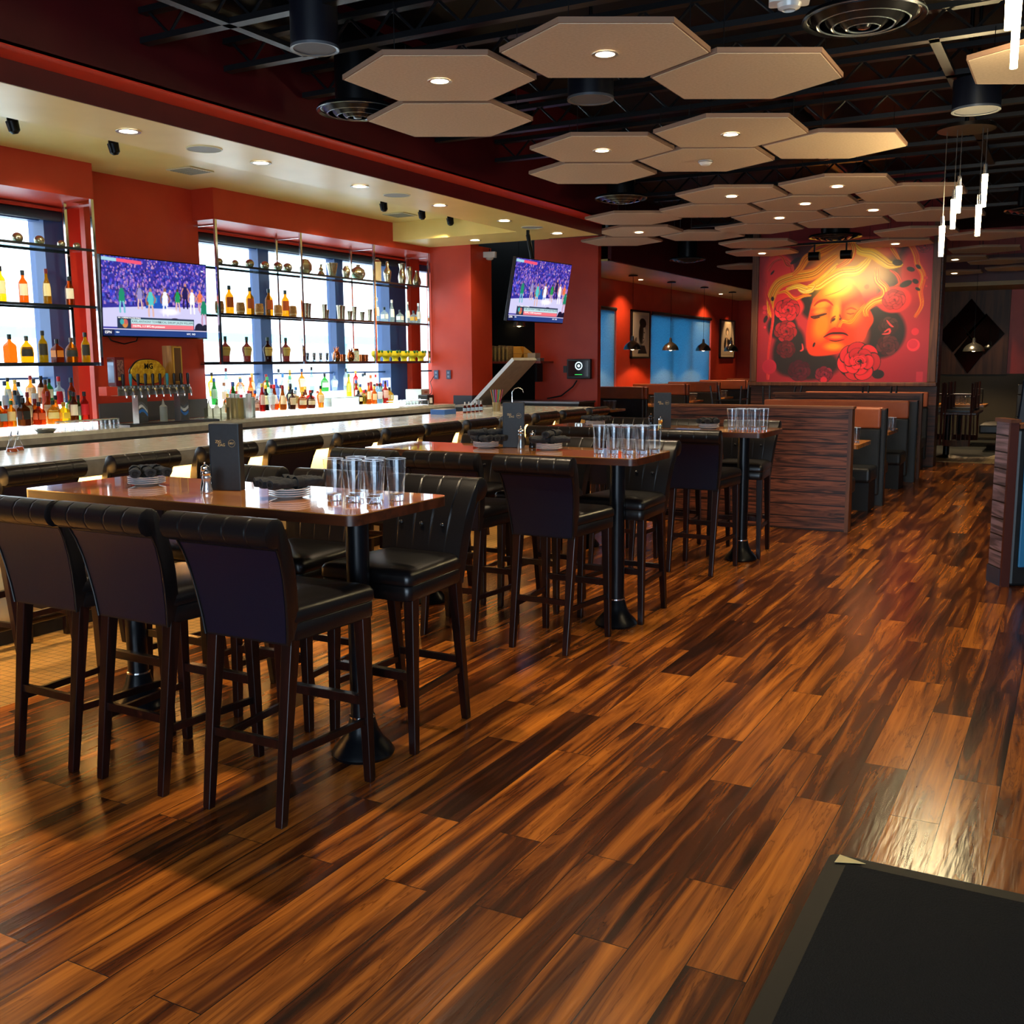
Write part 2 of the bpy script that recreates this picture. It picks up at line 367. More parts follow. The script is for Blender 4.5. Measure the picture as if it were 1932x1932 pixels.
TRIMW = wood('trim_wood', '4a2a1c', '6b4026', 2, 1, .4)
TRIMH = wood('trim_wood_horizontal', '5a3220', '7b4a2c', 0, 1, .38)
TAN = noisy('tan_vinyl', '9a5232', '8f4a2c', 6, .33)
BVINYL = noisy('black_vinyl', '17191b', '1f2123', 8, .38)
PLASTICB = P('black_plastic', '0c0c0e', .35)
WHITEP = P('white_plastic', 'd8d6d0', .45)
GLASSM = pane_mat('drinking_glass', (.96, .98, 1, 1), .12)
CLOTH = noisy('charcoal_cloth', '17191d', '24272c', 60, .9, .5)
CERAM = P('white_ceramic', 'd2d2d4', .15)
MIRROR = P('dark_mirror', '0a0a0c', .03, 0, spec=1.0, coat=1)
LAMPE = P('lamp_lens', 'fff2d8', .4, emit=7, ecol='fff0d0')
HEXM = noisy('acoustic_felt', 'c8b296', 'bea88c', 60, .9)
HEXE = P('acoustic_felt_edge', '8a6a55', .9)
# ------------------------------------------------------------ the room
struct('floor', MB().box(-4.38, -4, -.1, 4.2, 17.35, 0).box(-8.7, 11.6, -.1, -4.38, 30.5, 0), FLOORM, smooth=False)
struct('floor_tile', MB().box(-8.7, -4, -.1, -4.38, 11.6, 0), TILE, smooth=False)
f2 = MB(); f2.prism([(-4.38, 17.35), (4.2, 17.35), (4.2, 26), (-4.38, 26)], -.1, -.001); struct('floor_carpet', f2, CARPET, smooth=False)
f3 = MB(); f3.prism([(-3.0, 17.35), (4.2, 17.35), (4.2, 19.2), (.4, 24), (-.2, 24), (-1.25, 18.55), (-3.0, 17.75)], -.05, .002); struct('floor_border', f3, TILE2, smooth=False)
struct('ceiling', MB().box(-8.7, -4, 4.3, 4.2, 30.5, 4.4), BLACKP, smooth=False)
# window wall behind the bar (openings are where the glass stands)
ww = MB()
ww.box(-8.72, -4, 0, -8.55, 13.4, .92); ww.box(-8.72, -4, 3.02, -8.55, 13.4, 4.3)
ww.box(-8.72, -4, .92, -8.55, 2.3, 3.02); ww.box(-8.72, 13.2, .92, -8.55, 13.4, 3.02)
struct('wall_left', ww, RED, smooth=False)
fr = MB()
for a, b in ((4.95, 5.12), (3.5, 3.66), (9.36, 9.54), (10.78, 10.95), (8.05, 8.18)): fr.box(-8.68, a, .92, -8.54, b, 3.02)
for a, b in ((6.47, 6.68), (11.92, 12.32)): fr.box(-8.72, a, .92, -8.5, b, 3.02)
fr.box(-8.68, 2.3, .92, -8.56, 13.2, .97); fr.box(-8.68, 2.3, 2.93, -8.56, 13.2, 3.02)
fr.box(-8.66, 2.3, 1.47, -8.6, 13.2, 1.49)
struct('window_1', fr, P('navy_window_frame', '2c4a78', .4), smooth=False)
struct('window_2', MB().box(-8.645, 2.3, .92, -8.64, 13.2, 3.02), GLASS, smooth=False)
rc = MB()
for a, b in ((6.68, 6.84), (12.33, 12.56)): rc.box(-8.72, a, .92, -8.42, b, 3.06)
struct('trim_1', rc, RED, smooth=False)
# roller blinds rolled up above the glass
for i, (a, b, lb) in enumerate(((2.3, 6.6, 'left'), (6.95, 12.25, 'right'))):
    r = thing('roller_blind', 'dark rolled-up roller blind above the %s bar window' % lb, 'blind', (-8.45, (a+b)/2, 2.97))
    h = (b-a)/2
    MB().tube((0, -h, 0), (0, h, 0), .045, seg=14).obj('fabric_roll', P('blind_roll', '1d2a30', .6), r)
    MB().box(-.03, -h, .045, .05, h, .07).obj('valance', RED, r, smooth=False)
# header boxes, pier with the television
hd = MB(); hd.box(-8.55, 2.3, 3.06, -7.8, 6.47, 4.3); hd.box(-8.55, 7.93, 3.06, -7.8, 13.2, 4.3); hd.box(-8.55, 6.47, 3.06, -8.1, 7.93, 4.3)
struct('wall_bar_header', hd, RED, smooth=False)
struct('wall_bar_pier', MB().box(-8.16, 6.60, 0, -8.1, 8.0, 3.06), RED, smooth=False)
struct('trim_2', MB().box(-8.1, 6.62, 1.05, -8.085, 8.0, 1.24), P('grey_splash', '4c4a4c', .4), smooth=False)
# end wall of the bar
struct('wall_bar_end', MB().box(-7.8, 11.9, 0, -7.16, 12.45, 3.14), RED, smooth=False)
struct('trim_3', MB().box(-7.45, 11.885, .9, -7.155, 12.46, 1.16), P('navy_splash', '262a38', .45), smooth=False)
# dropped ceiling over the bar: ring, tray, red fascia in two steps
dc = MB()
dc.box(-6.0, 2.0, 3.14, -5.3, 11.86, 3.17)
dc.box(-7.8, 11.05, 3.14, -6.0, 11.9, 3.17); dc.box(-7.8, 11.05, 3.17, -6.0, 11.08, 3.38)
dc.box(-6.03, 2.0, 3.17, -6.0, 11.08, 3.38)
dc.box(-8.1, 2.0, 3.37, -6.0, 11.08, 3.4)
struct('ceiling_bar', dc, CREAM, smooth=False)
so = MB(); so.box(-5.33, 2.0, 3.142, -5.29, 11.87, 3.28); so.box(-5.33, 2.0, 3.28, -5.08, 11.98, 3.30); so.box(-5.33, 11.87, 3.142, -5.29, 11.9, 3.3)
so.box(-5.12, 2.0, 3.28, -5.08, 12.0, 4.3)
so.box(-7.8, 11.9, 3.142, -5.29, 11.94, 4.3)
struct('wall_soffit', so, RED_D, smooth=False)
struct('trim_4', MB().box(-5.29, 2.0, 3.272, -5.075, 11.98, 3.281), P('lit_red_underside', 'd23a24', .45), smooth=False)  # underside of the red step, light on it painted as brighter red
# walls behind the bar end
kb = MB().box(-9.6, 15.3, 0, -7.98, 15.5, 4.3); struct('wall_kitchen', kb, tile_mat('black_wall_tile', '0c0b0b', '131111', '050505', .1, .3), smooth=False)
struct('wall_red', MB().box(-7.98, 15.3, 0, -6.84, 15.42, 4.3), RED, smooth=False)
struct('wall_kitchen_side', MB().box(-9.7, 13.5, 0, -9.6, 15.5, 4.3).box(-9.7, 13.4, 0, -8.55, 13.5, 4.3), BLACKP, smooth=False)
struct('wall_outside_cladding', MB().box(-9.72, 13.36, -1, -9.705, 15.5, 4.3).box(-9.72, 13.36, -1, -8.72, 13.395, 4.3), P('pale_cladding', 'e4ecf0', .8), smooth=False)
struct('wall_leak_block', MB().box(-4.1, 24.25, 0, -4.0, 27.8, 4.3), RED_D, smooth=False)  # unseen wall added to block daylight leaking in behind the far wall
# window alcove with booths
aw = MB(); X = -8.2
aw.box(X-.15, 15.5, 0, X, 30, 1.05)
aw.box(X-.15, 15.5, 2.62, X, 30, 4.3)
for a, b in ((19.25, 21.15), (25.3, 28.1), (28.9, 30)): aw.box(X-.15, a, 1.05, X, b, 2.62)
struct('wall_alcove', aw, RED, smooth=False)
struct('ceiling_alcove', MB().box(-8.3, 15.5, 3.2, -6.72, 30, 3.23), CREAM, smooth=False)
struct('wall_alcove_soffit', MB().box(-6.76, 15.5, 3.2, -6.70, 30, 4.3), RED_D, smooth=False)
struct('wall_alcove_end', MB().box(-8.35, 27.6, 0, -4.0, 27.8, 4.3), RED, smooth=False)
struct('trim_5', MB().box(X-.02, 15.5, 1.03, X+.14, 27.6, 1.07), TRIMH, smooth=False)
struct('trim_6', MB().box(X, 15.5, .0, X+.03, 27.6, 1.03), wood('alcove_wainscot', '2c140e', '4a2618', 1, 1, .5), smooth=False)
BLIND = bpy.data.materials.new('blue_translucent_blind'); BLIND.use_nodes = True; N, L, b = nodes(BLIND)
tr = N.new('ShaderNodeBsdfTranslucent'); mx = N.new('ShaderNodeMixShader'); mx.inputs[0].default_value = .34
nz = N.new('ShaderNodeTexNoise'); nz.inputs['Scale'].default_value = 30; tc = N.new('ShaderNodeTexCoord'); cr = N.new('ShaderNodeValToRGB')
cr.color_ramp.elements[0].color = lin('3f8cae'); cr.color_ramp.elements[1].color = lin('64b4d2'); cr.color_ramp.elements[0].position = .4; cr.color_ramp.elements[1].position = .6
L.new(tc.outputs['Object'], nz.inputs[0]); L.new(nz.outputs[0], cr.inputs[0]); L.new(cr.outputs[0], tr.inputs[0]); b.inputs['Base Color'].default_value = lin('6d8fa0')
L.new(b.outputs[0], mx.inputs[1]); L.new(tr.outputs[0], mx.inputs[2]); tp_ = N.new('ShaderNodeBsdfTransparent'); tp_.inputs[0].default_value = (.35, .75, 1, 1); m2_ = N.new('ShaderNodeMixShader'); m2_.inputs[0].default_value = .10
L.new(mx.outputs[0], m2_.inputs[1]); L.new(tp_.outputs[0], m2_.inputs[2]); L.new(m2_.outputs[0], N['Material Output'].inputs[0])
for n, (a, b_) in enumerate(((15.55, 19.25), (21.15, 25.3), (28.1, 28.9))):
    fr = MB()
    for q in [a+.05+(b_-a-.1)*k/3 for k in range(4)] if n < 2 else [a+.05, b_-.05]: fr.box(X-.13, q-.04, 1.05, X-.07, q+.04, 2.62)
    fr.box(X-.13, a, 1.05, X-.07, b_, 1.1); fr.box(X-.13, a, 2.56, X-.07, b_, 2.62)
    struct('window_%d' % (n+3), fr, P('alcove_window_frame', '4c545c', .5), smooth=False)
    struct('window_glass_%d' % (n+3), MB().box(X-.105, a, 1.05, X-.1, b_, 2.62), GLASS, smooth=False)
    if n == 2: continue
    bl = thing('roller_blind', ('lowered blue translucent roller blind nearest the red wall', 'lowered blue translucent roller blind between the two framed portraits')[n], 'blind', (X-.02, (a+b_)/2, 1.07))
    h = (b_-a)/2-.05
    MB().box(-.004, -h, .02, .002, h, 1.53).obj('blind_fabric', BLIND, bl, smooth=False)
    MB().tube((.02, -h, 1.56), (.02, h, 1.56), .04).obj('cassette', P('dark_cassette', '1b1214', .4), bl)
    MB().tube((0, -h, .02), (0, h, .02), .012).obj('bottom_bar', STEEL, bl)
# mural wall
mw = MB(); mw.box(-4.62, 16.56, 0, -1.9, 16.85, 4.3)
struct('wall_mural', mw, P('mural_wall_red', '8c2024', .5), smooth=False)
tw = MB(); tw.box(-4.68, 16.46, 1.26, -4.58, 16.9, 3.6); tw.box(-2.0, 16.46, 1.26, -1.88, 16.9, 3.6)
tw.box(-4.7, 16.42, 1.2, -1.86, 16.56, 1.26)
struct('trim_7', tw, TRIMW, smooth=False, bevel=.01)
struct('trim_8', MB().box(-4.66, 16.5, 0, -1.9, 16.56, 1.2).box(-1.9, 16.5, 0, -1.86, 16.86, 3.6), wood('mural_wainscot', '3a1c12', '5e3320', 0, 1, .4, .5, plank=.15), smooth=False)
# far dining wall
struct('wall_far', MB().box(-4.7, 24.05, 0, 4.2, 24.25, 4.3), RED, smooth=False)
struct('trim_9', MB().box(-4.5, 23.98, 0, 4.2, 24.05, 1.29), P('olive_wainscot', '3a372b', .6), smooth=False)
struct('trim_10', MB().box(-4.5, 23.96, 1.28, -1.36, 24.05, 3.02), wood('far_wood_panel', '3a2414', '553620', 2, .7, .5, .2), smooth=False)
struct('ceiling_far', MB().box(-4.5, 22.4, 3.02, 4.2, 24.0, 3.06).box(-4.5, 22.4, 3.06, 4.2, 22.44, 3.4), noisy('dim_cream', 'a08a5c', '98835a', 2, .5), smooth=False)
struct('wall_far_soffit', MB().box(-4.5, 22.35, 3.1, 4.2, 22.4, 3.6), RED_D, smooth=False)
# right and back of the room
COOL = P('cool_grey_paint', '9aa4b4', .6)
struct('wall_right', MB().box(4.1, -4, 0, 4.2, 26, 4.3), COOL, smooth=False)
bw = MB(); bw.box(-8.7, -3.75, 0, -2.8, -3.6, 4.3); bw.box(3.8, -3.75, 0, 4.2, -3.6, 4.3); bw.box(-2.8, -3.75, 0, 3.8, -3.6, .3); bw.box(-2.8, -3.75, 2.75, 3.8, -3.6, 4.3)
struct('wall_back', bw, COOL, smooth=False)
fb = MB()
for q in (-2.78, -.6, 1.6, 3.78): fb.box(q-.04, -3.72, .3, q+.04, -3.62, 2.75)
struct('window_7', fb, P('dark_entry_frame', '17181c', .4), smooth=False)
# soffits for what lies behind the bar at the left
struct('wall_bar_left', MB().box(-8.55, 1.9, 3.06, -5.1, 2.0, 4.3), RED_D, smooth=False)

# ------------------------------------------------------------ outside: parking canopy seen through the bar windows
oc = thing('canopy_outside', 'pale blue horizontal canopy beam on posts outside the bar windows', 'canopy', (-22, 14, 0))
MB().box(-.3, -14, 2.25, .3, 18, 2.5).obj('beam', P('pale_teal', '8fd0da', .8), oc, smooth=False)
for q in (-10, -2, 6, 14): MB().box(-.15, q-.15, -1, .15, q+.15, 2.25).obj('post', P('pale_teal', '8fd0da', .8), oc, smooth=False)
struct('ground_outside', MB().box(-60, -30, -1.2, -8.9, 50, -1), P('pale_paving', 'e8eef0', .9), smooth=False)

# ------------------------------------------------------------ ceiling steel, ducts
BEAM = P('black_steel', '17181b', .38, .3)
for i, y in enumerate((3.3, 4.63, 5.32, 6.1, 6.95, 7.85, 8.9, 10.2, 11.6, 13.1, 14.6)):
    t = thing('bar_joist', 'black steel roof joist, %s in from the camera' % ORD[i], 'joist', (0, y, 3.5), 0, 'roof joists under the black deck')
    MB().box(-5.05, -.035, 0, 4.08, .035, .035).obj('bottom_chord', BEAM, t, smooth=False)
    MB().box(-5.05, -.035, .17, 4.08, .035, .205).obj('top_chord', BEAM, t, smooth=False)
    wb = MB(); x = -5.0; s = 0
    while x < 3.9:
        wb.tube((x, 0, .03 if s else .18), (x+.16, 0, .18 if s else .03), .010, seg=5); x += .16; s = 1-s
    wb.obj('web', BEAM, t)
for i, (x, y0, y1, lb) in enumerate(((-4.36, 3.3, 5.3, 'joined to the speaker bracket at upper left'), (-3.9, 5.35, 7.0, 'above the nearest hexagon panels'), (-.9, 6.9, 11.5, 'running deep at the right'))):
    tag(MB().box(x-.03, y0, 3.5, x+.03, y1, 3.53).obj('cross_channel', BEAM, smooth=False), 'black steel cross channel between joists, ' + lb, 'channel')
DUCT = P('black_duct', '101114', .3, .5)
for i, (x, z, r, y0, y1, lb) in enumerate(((-4.87, 3.92, .17, 2.2, 9, 'running beside the red soffit'), (.25, 3.93, .2, 4.5, 15, 'running deep above the tube pendants'), (-2.6, 3.90, .14, 9, 16.2, 'over the middle of the dining room'))):
    t = thing('air_duct', 'round black spiral duct ' + lb, 'duct', (x, y0, z))
    MB().tube((0, 0, 0), (0, y1-y0, 0), r, seg=24).obj('pipe', DUCT, t)
    q = .6
    while q < y1-y0: MB().tube((0, q, 0), (0, q+.03, 0), r+.008, seg=24).obj('seam_ring', DUCT, t); q += 1.1
def diffuser(x, y, z, r, lb):
    t = thing('ceiling_diffuser', lb, 'air vent', (x, y, z))
    sh = P('satin_black_metal', '3a3d42', .25, .9)
    MB().tube((0, 0, 0), (0, 0, .35), r*.55, seg=24).obj('neck', DUCT, t)
    MB().lathe([(r*.93, 0), (r, -.012), (r*1.02, 0), (r*.98, .02), (r*.55, .03), (r*.55, .025), (r*.93, .005)], seg=40).obj('outer_ring', sh, t)
    for k, (a, z1) in enumerate(((.74, -.02), (.5, -.035), (.26, -.045))):
        MB().lathe([(r*a, z1), (r*(a+.03), z1-.006), (r*(a+.16), z1+.03), (r*(a+.14), z1+.034)], seg=36).obj('cone_ring', sh, t)
    for a, z1 in ((1.0, -.004), (.74, -.022), (.5, -.037), (.26, -.047)): MB().lathe([(r*a-.004, z1), (r*a, z1-.005), (r*a+.005, z1), (r*a, z1+.004)], seg=40).obj('ring_edge', P('bright_ring_edge', 'a4b4bc', .25, .8), t)
    MB().lathe([(0.001, -.055), (r*.1, -.05), (r*.16, -.02), (.001, .0)], seg=20).obj('centre_cone', sh, t)
diffuser(-4.42, 5.88, 3.3, .27, 'round black multi-ring ceiling diffuser beside the red soffit, left of the hexagons')
diffuser(-1.08, 5.7, 3.32, .30, 'largest round black ring diffuser at the top right of the ceiling')
diffuser(-4.36, 10.33, 3.3, .27, 'round black ring diffuser between hexagon clusters near the soffit end')
diffuser(-6.1, 14.3, 3.35, .3, 'small-looking black ring diffuser near the top of the dark red wall')
diffuser(-3.15, 15.2, 3.32, .36, 'round ring diffuser just above the mural spotlights')
diffuser(-5.95, 17.0, 3.3, .3, 'far ring diffuser left of the mural over the window booths')
diffuser(-.6, 13.6, 3.3, .3, 'ring diffuser at far right behind the tube pendants')
def speaker_can(x, y, z, r, h, lb):
    t = thing('pendant_speaker', lb, 'speaker', (x, y, z))
    MB().lathe([(r*.94, .01), (r, .0), (r, h), (r*.9, h+.01)], seg=32).obj('housing', P('black_housing', '0b0e1a', .4), t)
    MB().lathe([(.001, .004), (r*.9, .004), (r*.9, .012), (.001, .012)], seg=32).obj('grille', noisy('grey_grille', '4a4d52', '565960', 300, .6), t)
    MB().lathe([(r*.9, 0), (r*1.02, -.003), (r*1.02, .012), (r*.9, .012)], seg=32).obj('rim', P('grey_rim', '6d7278', .35, .5), t)
    MB().tube((0, 0, h), (0, 0, 4.3-z), .012).obj('rod', DARKM, t)
speaker_can(-3.78, 4.66, 3.3, .13, .3, 'black cylinder speaker with grey grille at upper left beside the beams')
speaker_can(-2.93, 6.42, 3.3, .15, .3, 'black cylinder speaker between the first and second hexagon clusters')
speaker_can(-.74, 7.95, 3.28, .155, .2, 'black drum speaker above the tube pendant lamp at right')
# ---- hexagon panels
def hexagon(R=.555):
    t = thing('hexagon_panel', '', 'acoustic panel', (0, 0, 3.2))
    p = ngon(0, 0, R, 6, PI/6); p2 = ngon(0, 0, R-.012, 6, PI/6)
    MB().prism(p2, 0, .004).obj('face', HEXM, t, smooth=False)
    MB().prism(p, .004, .03).obj('edge_band', HEXE, t, smooth=False)
    for a in (0, 2, 4): MB().tube((p[a][0]*.8, p[a][1]*.8, .03), (p[a][0]*.8, p[a][1]*.8, .30), .0025, seg=5).obj('suspension_wire', DARKM, t)
    return t
def downlight(parent_loc, lb, r=.052, cat='downlight', group=None):
    t = thing('recessed_downlight', lb, cat, parent_loc, 0, group)
    MB().lathe([(r*.98, -.002), (r*1.35, -.004), (r*1.38, .0), (r*.98, .002)], seg=28).obj('trim_ring', P('downlight_ring', 'b8a890', .3, .4), t)
    MB().lathe([(.001, 0), (r, 0), (r, .004), (.001, .004)], seg=28).obj('lens', LAMPE, t); return t
hexes = [(-3.32, 5.2, 1, 'large lit hexagon panel left of the topmost one in the nearest cluster'), (-3.81, 6.09, 0, 'unlit hexagon panel under the large lit one nearest the red soffit'), (-2.29, 5.2, 1, 'topmost large lit hexagon panel at the centre of the ceiling'),
 (-1.78, 6.05, 0, 'large unlit hexagon panel at the right of the nearest cluster'),
 (-3.31, 7.47, 1, 'lit hexagon panel at the left of the second cluster'), (-2.29, 7.42, 1, 'lit hexagon panel at the top of the second cluster'), (-3.8, 8.38, 0, 'lowest left unlit hexagon panel of the second cluster'), (-2.76, 8.3, 0, 'hexagon panel with a round smoke sensor in the second cluster'), (-1.74, 8.26, 0, 'rightmost unlit hexagon panel of the second cluster'),
 (-2.09, 10.1, 1, 'lit hexagon panel at the top of the third cluster'), (-3.11, 10.15, 1, 'lit hexagon panel at the upper left of the third cluster'), (-2.6, 11.03, 2, 'hexagon panel with a dim orange lamp in the third cluster'), (-1.56, 10.95, 0, 'unlit hexagon panel at the upper right of the third cluster'), (-3.62, 11.06, 0, 'unlit hexagon panel at the left of the third cluster'), (-3.1, 11.95, 1, 'lit hexagon panel low in the middle of the third cluster'), (-2.07, 11.88, 1, 'lit hexagon panel right of centre in the third cluster'), (-2.56, 12.8, 0, 'unlit hexagon panel at the bottom of the third cluster'), (-1.53, 12.75, 0, 'unlit hexagon panel behind the tube pendants'), (-3.58, 12.86, 0, 'unlit hexagon panel at the bottom left of the third cluster'),
 (-4.57, 11.2, 0, 'topmost unlit hexagon panel just past the soffit end'), (-4.95, 12.32, 1, 'lit hexagon panel just past the soffit end'), (-4.42, 13.2, 0, 'unlit hexagon panel right of the lit one past the soffit end'), (-5.55, 13.2, 0, 'lowest unlit hexagon panel by the dark red wall'),
 (-4.05, 14.5, 0, 'unlit hexagon panel above the left of the mural'), (-4.32, 15.7, 1, 'lit hexagon panel touching the left of the mural'), (-1.95, 14.3, 0, 'unlit hexagon panel above the right of the mural'), (-2.38, 15.45, 1, 'lit hexagon panel touching the right of the mural'), (-5.15, 17.9, 0, 'hexagon panel left of the mural over the window booths'),
 (-.17, 6.6, 0, 'hexagon panel at the far right edge above the drum speaker'), (-.38, 4.84, 0, 'hexagon panel cut by the top edge beside the hanging tubes'), (-1.2, 15.2, 0, 'hexagon panel right of the mural, nearest'), (-1.36, 17.1, 0, 'hexagon panel right of the mural, second row'), (-1.9, 18.4, 1, 'lit hexagon panel right of the mural, third row left'), (-1.3, 19.3, 0, 'hexagon panel right of the mural, third row right'), (-2.2, 21.3, 1, 'farthest lit hexagon panel by the far red beam'), (-1.15, 20.9, 0, 'farthest unlit hexagon panel at the right'),  # lamp in the third-row left panel is added to brighten the far room
 (-2.8, 3.1, 1, 'lit hexagon panel over the nearest table, just above the picture')]
hx0 = hexagon(); first = True
for i, (x, y, lit, lb) in enumerate(hexes):
    if first: o = hx0; o.location = (x, y, 3.2); o['label'] = lb; first = False
    else: o = dup(hx0, (x, y, 3.2), 0, lb)
    o['group'] = 'hexagonal acoustic panels'
    if lit:
        if i == 0: dl0 = downlight((x, y, 3.194), '', .052); d = dl0
        else: d = dup(dl0, (x, y, 3.194), 0, '')
        d['label'] = 'glowing downlight in the ' + lb.replace(' lit ', ' ').replace('lit ', '').replace(' with a dim orange lamp', '').replace('large ', '').replace(' panel', '')
        d['group'] = 'downlights in the hexagon panels'
        pw = {1: 50, 2: 10}[lit]
        if y < 4: pw = 120
        if y > 14: pw = 45
        if y > 20: pw = 130
        light('hexagon_lamp', 'SPOT', (x, y, 3.18), pw, (1, .78, .5), (x, y, 0), spot_size=math.radians(106), spot_blend=.5, shadow_soft_size=.045)
sd = thing('smoke_detector', 'small white round smoke sensor under a hexagon panel', 'smoke detector', (-2.76, 8.28, 3.195))
MB().lathe([(.001, -.035), (.035, -.033), (.055, -.012), (.058, 0), (.001, 0)], seg=24).obj('body', WHITEP, sd); MB().lathe([(.058, -.012), (.061, -.01), (.061, -.006), (.058, -.004)], seg=24).obj('vent_band', STEEL, sd)
for (x, y, z, lb) in ((-1.28, 4.99, 3.22, 'white emergency light box hanging at the top of the ceiling'), (-7.1, 12.3, 3.0, 'small white emergency light at the dark corner past the bar')):
    t = thing('emergency_light', lb, 'emergency light', (x, y, z), .3)
    MB().prism(rrect(-.09, -.05, .09, .05, .02), 0, .075).obj('housing', WHITEP, t); MB().lathe([(.03, -.03), (.05, -.02), (.055, 0), (.03, 0)], seg=16).obj('lens_cover', P('clear_plastic', 'c9c7c2', .15), t)
    MB().tube((0, 0, .07), (0, 0, .6 if y < 8 else .12), .006).obj('stem', DARKM, t)
# ---- fittings in the bar ceiling
for i, y in enumerate((2.6, 3.75, 5.0, 6.27, 7.52, 8.81, 10.12, 11.43)):
    d = downlight((-5.65, y, 3.136), 'round downlight in the cream bar ceiling, %s along the red edge' % ORD[i], .06, group='downlights along the bar ceiling')
    if y > 3: light('bar_lamp', 'SPOT', (-5.65, y, 3.12), 30, (1, .83, .56), (-5.75, y, 0), spot_size=math.radians(92), spot_blend=.6, shadow_soft_size=.05)
downlight((-6.85, 11.5, 3.136), 'round downlight at the end strip of the bar ceiling by the red column', .06)
light('bar_lamp', 'SPOT', (-6.85, 11.5, 3.12), 25, (1, .83, .56), (-6.9, 11.5, 0), spot_size=math.radians(125), spot_blend=.6, shadow_soft_size=.05)
for i, y in enumerate((5.68, 8.08, 10.78)):
    t = thing('ceiling_speaker', 'flat round grey speaker in the bar ceiling, %s' % ('nearest', 'middle one', 'farthest')[i], 'speaker', (-5.65, y, 3.137), 0, 'flat speakers in the bar ceiling')
    MB().lathe([(.001, 0), (.12, 0), (.12, .004), (.001, .004)], seg=36).obj('grille', P('pale_grille', '9a9f9c', .6), t); MB().lathe([(.12, -.003), (.128, -.002), (.128, .003), (.12, .003)], seg=36).obj('rim', P('cream_rim', 'd8cfa4', .4), t)
for i, y in enumerate((5.03, 5.92, 9.57, 10.33, 10.95)):
    t = thing('spot_lamp', 'small black spot lamp under the tray ceiling, %s' % ('cut by the left edge', 'near the first speaker', 'left of three near the bar end', 'middle of three near the bar end', 'right of three near the bar end')[i], 'spot lamp', (-6.88, y, 3.37), 0, 'black spot lamps over the bar')
    MB().tube((0, 0, -.002), (0, 0, -.03), .03, seg=14).obj('base', DARKM, t)
    MB().lathe([(.02, -.11), (.04, -.09), (.045, -.02), (.03, -.015)], seg=16, M=Matrix.Rotation(.25, 4, 'X')).obj('head', DARKM, t)
    light('spot_light', 'SPOT', (-6.9, y, 3.2), 34, (1, .8, .5), (-8.0, y, 1.9), spot_size=math.radians(95), spot_blend=.7, shadow_soft_size=.03)
for i, (y, lb) in enumerate(((7.15, 'above the wall television'), (10.5, 'near the end of the bar'))):
    t = thing('air_grille', 'square white slotted air grille in the tray ceiling ' + lb, 'air vent', (-7.3, y, 3.366), 0)
    MB().box(-.15, -.15, -.006, .15, .15, .002).obj('frame', P('cream_metal', 'cfc19a', .5), t, smooth=False)
    g = MB()
    for k in range(9): g.box(-.125, -.125+.03*k, -.01, .125, -.113+.03*k, -.005)
    g.obj('slats', P('grey_slats', '8f886f', .5), t, smooth=False)


for i, y in enumerate((19.4, 24.6)):
    downlight((-7.75, y, 3.196), 'recessed downlight in the alcove ceiling by the %s framed picture' % ('nearer', 'farther')[i], .045, group='downlights in the alcove ceiling')
    light('alcove_lamp', 'SPOT', (-7.75, y, 3.18), 60, (1, .68, .38), (-7.9, y+.3, 0), spot_size=math.radians(120), spot_blend=.7, shadow_soft_size=.05)
